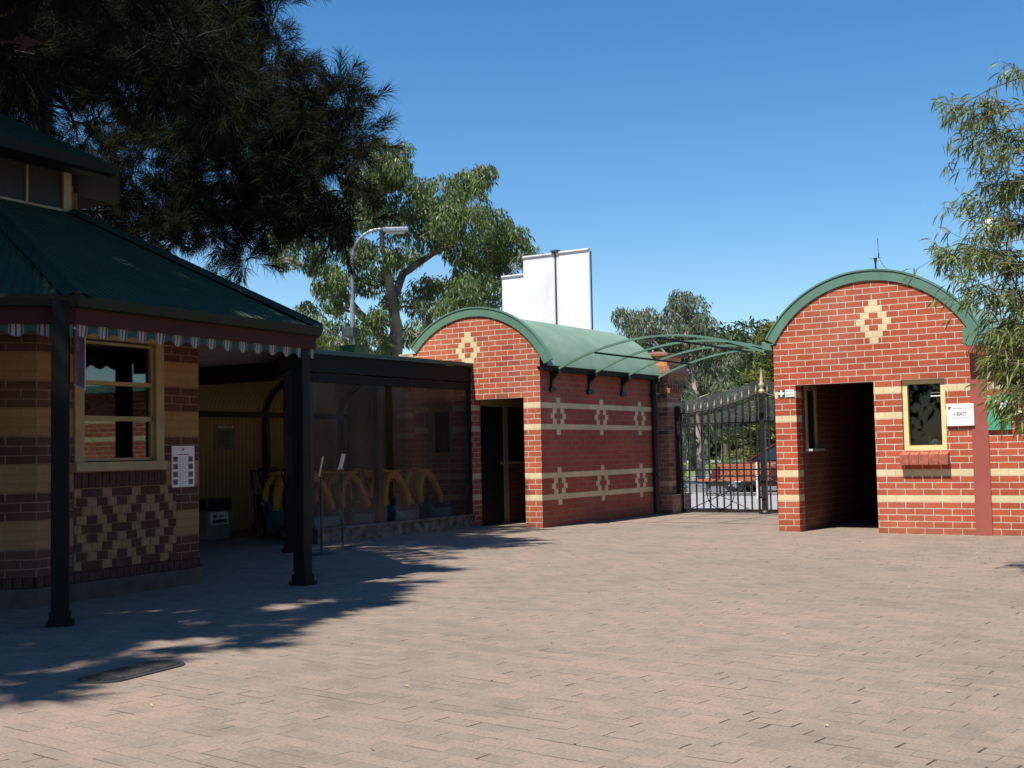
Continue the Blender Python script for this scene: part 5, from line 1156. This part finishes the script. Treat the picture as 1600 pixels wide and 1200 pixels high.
for k, (x, y, h, r) in enumerate([(-14, -11, 12, 5), (-6, -13, 11, 5), (2, -14, 12, 5.5), (10, -10, 11, 5), (13, -1, 11, 5), (11, 8, 10, 4.2), (-21, -3, 13, 5), (-24, 6, 12, 5), (6.5, 13.5, 8, 3)]):
    screen_tree(x, y, h, r, ['broad garden tree standing behind the camera, left', 'broad garden tree standing behind the camera, centre', 'broad garden tree standing behind the camera, right', 'garden tree behind the camera at far right', 'garden tree right of the courtyard', 'garden tree right of the courtyard near the brick wing', 'garden tree left of the kiosk', 'garden tree left behind the kiosk', 'small garden tree by the brick wing'][k], rg)
# narrow-leaved tree hanging in from the right
o = empty('willow_myrtle', (-.3, 11.2, 0), 'thin branches of narrow hanging leaves reaching in from the right edge', 'tree')
wl = leafmat('narrow_leaves', (.07, .12, .03), (.29, .33, .095), .45, .35); t = MB()
t.tube([(-.3, 11.2, 0), (-.35, 11.2, 1.5), (-.5, 11.2, 3.0), (-.6, 11.1, 4.6)], [.10, .085, .06, .03], 9)
Ps, Ds = [], []
def spray(px, py, d, rpx, k):
    s = d/1900; c = Vector(pt(px, py, d)); r = rpx*s; b0 = Vector((-.45, 11.2, max(.9, min(4.4, c.z-.25)))); t.tube(curved(b0, c, rng, .10, 6, .06), [.012, .011, .009, .008, .006, .004, .003], 5)
    for i in range(k):
        e = c+Vector(rng.normal(size=3))*r*.55; st = c+(b0-c)*float(rng.random())*.25; br = curved(st, e, rng, .1, 5, .06); t.tube(br, [.005, .0045, .004, .003, .0025, .002], 3, cap=False)
        for j in range(20):
            u = rng.random(); q = br[min(5, int(u*6))].lerp(br[min(5, int(u*6)+1)], .5)+Vector(rng.normal(size=3))*.02; dd = (e-st).normalized()*.55+Vector(rng.normal(size=3))*.5; dd.z -= .55; dd.normalize(); Ps.append(q[:]); Ds.append(dd[:])
for a in [(1510, 180, 11, 42, 11), (1545, 205, 11, 45, 12), (1580, 220, 11, 45, 10), (1530, 240, 10.8, 30, 7), (1590, 120, 11, 30, 6), (1600, 170, 11.2, 30, 5), (1525, 285, 11, 38, 10), (1560, 290, 11.2, 42, 12), (1595, 280, 11, 45, 10), (1520, 350, 10.9, 45, 12), (1560, 345, 11.1, 45, 12), (1595, 350, 11, 45, 12),
          (1490, 405, 10.8, 44, 13), (1475, 400, 10.8, 26, 6), (1500, 165, 10.9, 36, 8), (1530, 400, 11, 45, 12), (1575, 410, 11, 45, 12), (1500, 455, 10.8, 36, 9), (1545, 470, 11, 42, 12), (1585, 470, 10.9, 45, 13), (1600, 430, 11, 40, 9), (1555, 530, 10.8, 42, 13), (1590, 540, 10.8, 45, 15), (1552, 570, 10.7, 34, 11), (1570, 585, 10.7, 42, 15), (1600, 600, 10.7, 42, 14),
          (1560, 612, 10.6, 30, 9), (1556, 628, 10.6, 26, 7), (1592, 650, 10.6, 26, 7), (1553, 505, 11, 28, 7), (1650, 500, 11, 80, 14), (1660, 300, 11, 80, 14), (1650, 620, 11, 70, 12)]:
    spray(*a)
Ps = np.array(Ps); Ds = np.array(Ds); n = len(Ps); side = np.cross(Ds, rnd_unit(rng, n)); side /= np.linalg.norm(side, axis=1, keepdims=True); L = rng.uniform(.08, .16, n)[:, None]; W = rng.uniform(.010, .017, n)[:, None]
dn = np.array([0, 0, -1.]); a = Ps+Ds*L*.4; b = Ps+Ds*L*.72+dn*L*.10; c = Ps+Ds*L*.95+dn*L*.28
V = np.stack([Ps, a+side*W/2, a-side*W/2, b+side*W*.4, b-side*W*.4, c, c], 1).reshape(-1, 3); base_i = np.arange(n)[:, None]*7
F = np.vstack([base_i+np.array([0, 1, 2, 0])[None]*1]); F3 = np.vstack([base_i+np.array([1, 3, 4, 2])[None], base_i+np.array([3, 5, 6, 4])[None]])
V4 = V; Fq = np.vstack([F3]); 
V4 = V4.copy(); V4[6::7] += side*.0008; V4[0::7] += 0
F0 = base_i+np.array([0, 1, 2, 2])[None]
tri = np.hstack([base_i+0, base_i+1, base_i+2])
# root triangles as thin quads
V5 = np.vstack([V4, Ps+side*.0008]); F0 = np.hstack([base_i+0, base_i+1, base_i+2, (np.arange(n)+7*n)[:, None]])
t.build('trunk', barkmat('pale_twig', (.06, .05, .035), (.14, .11, .08), 9), o); npmesh('crown', V5, np.vstack([Fq, F0]), wl, o)

# leaf litter on the paving
n = 420; P = np.stack([rng.uniform(-10, 4, n), rng.uniform(3.4, 16, n), np.full(n, .004)], 1); P[:60, 0] = rng.uniform(-5.5, -2, 60); P[:60, 1] = rng.uniform(12, 16.3, 60); P[60:130, 0] = rng.uniform(-4.8, 2, 70); P[60:130, 1] = 16.56-np.abs(rng.normal(size=70))*.12; P[130:170, 0] = -9.98+np.abs(rng.normal(size=40))*.1; P[130:170, 1] = rng.uniform(16.4, 20.2, 40)
D = rng.normal(size=(n, 3)); D[:, 2] = .08; D /= np.linalg.norm(D, axis=1, keepdims=True); sd_ = np.cross(D, np.array([0, 0, 1.])); L = rng.uniform(.012, .045, n)[:, None]; W = L*.4
V = np.stack([P, P+D*L*.5+sd_*W/2+[0, 0, .006], P+D*L, P+D*L*.5-sd_*W/2+[0, 0, .003]], 1).reshape(-1, 3)
tag(npmesh('leaf_litter', V, np.arange(4*n).reshape(n, 4), leafmat('dry_leaves', (.14, .07, .03), (.62, .5, .32), .7, .1)), 'scattered small dry leaves and bits on the paving', 'leaf litter', kind='stuff')
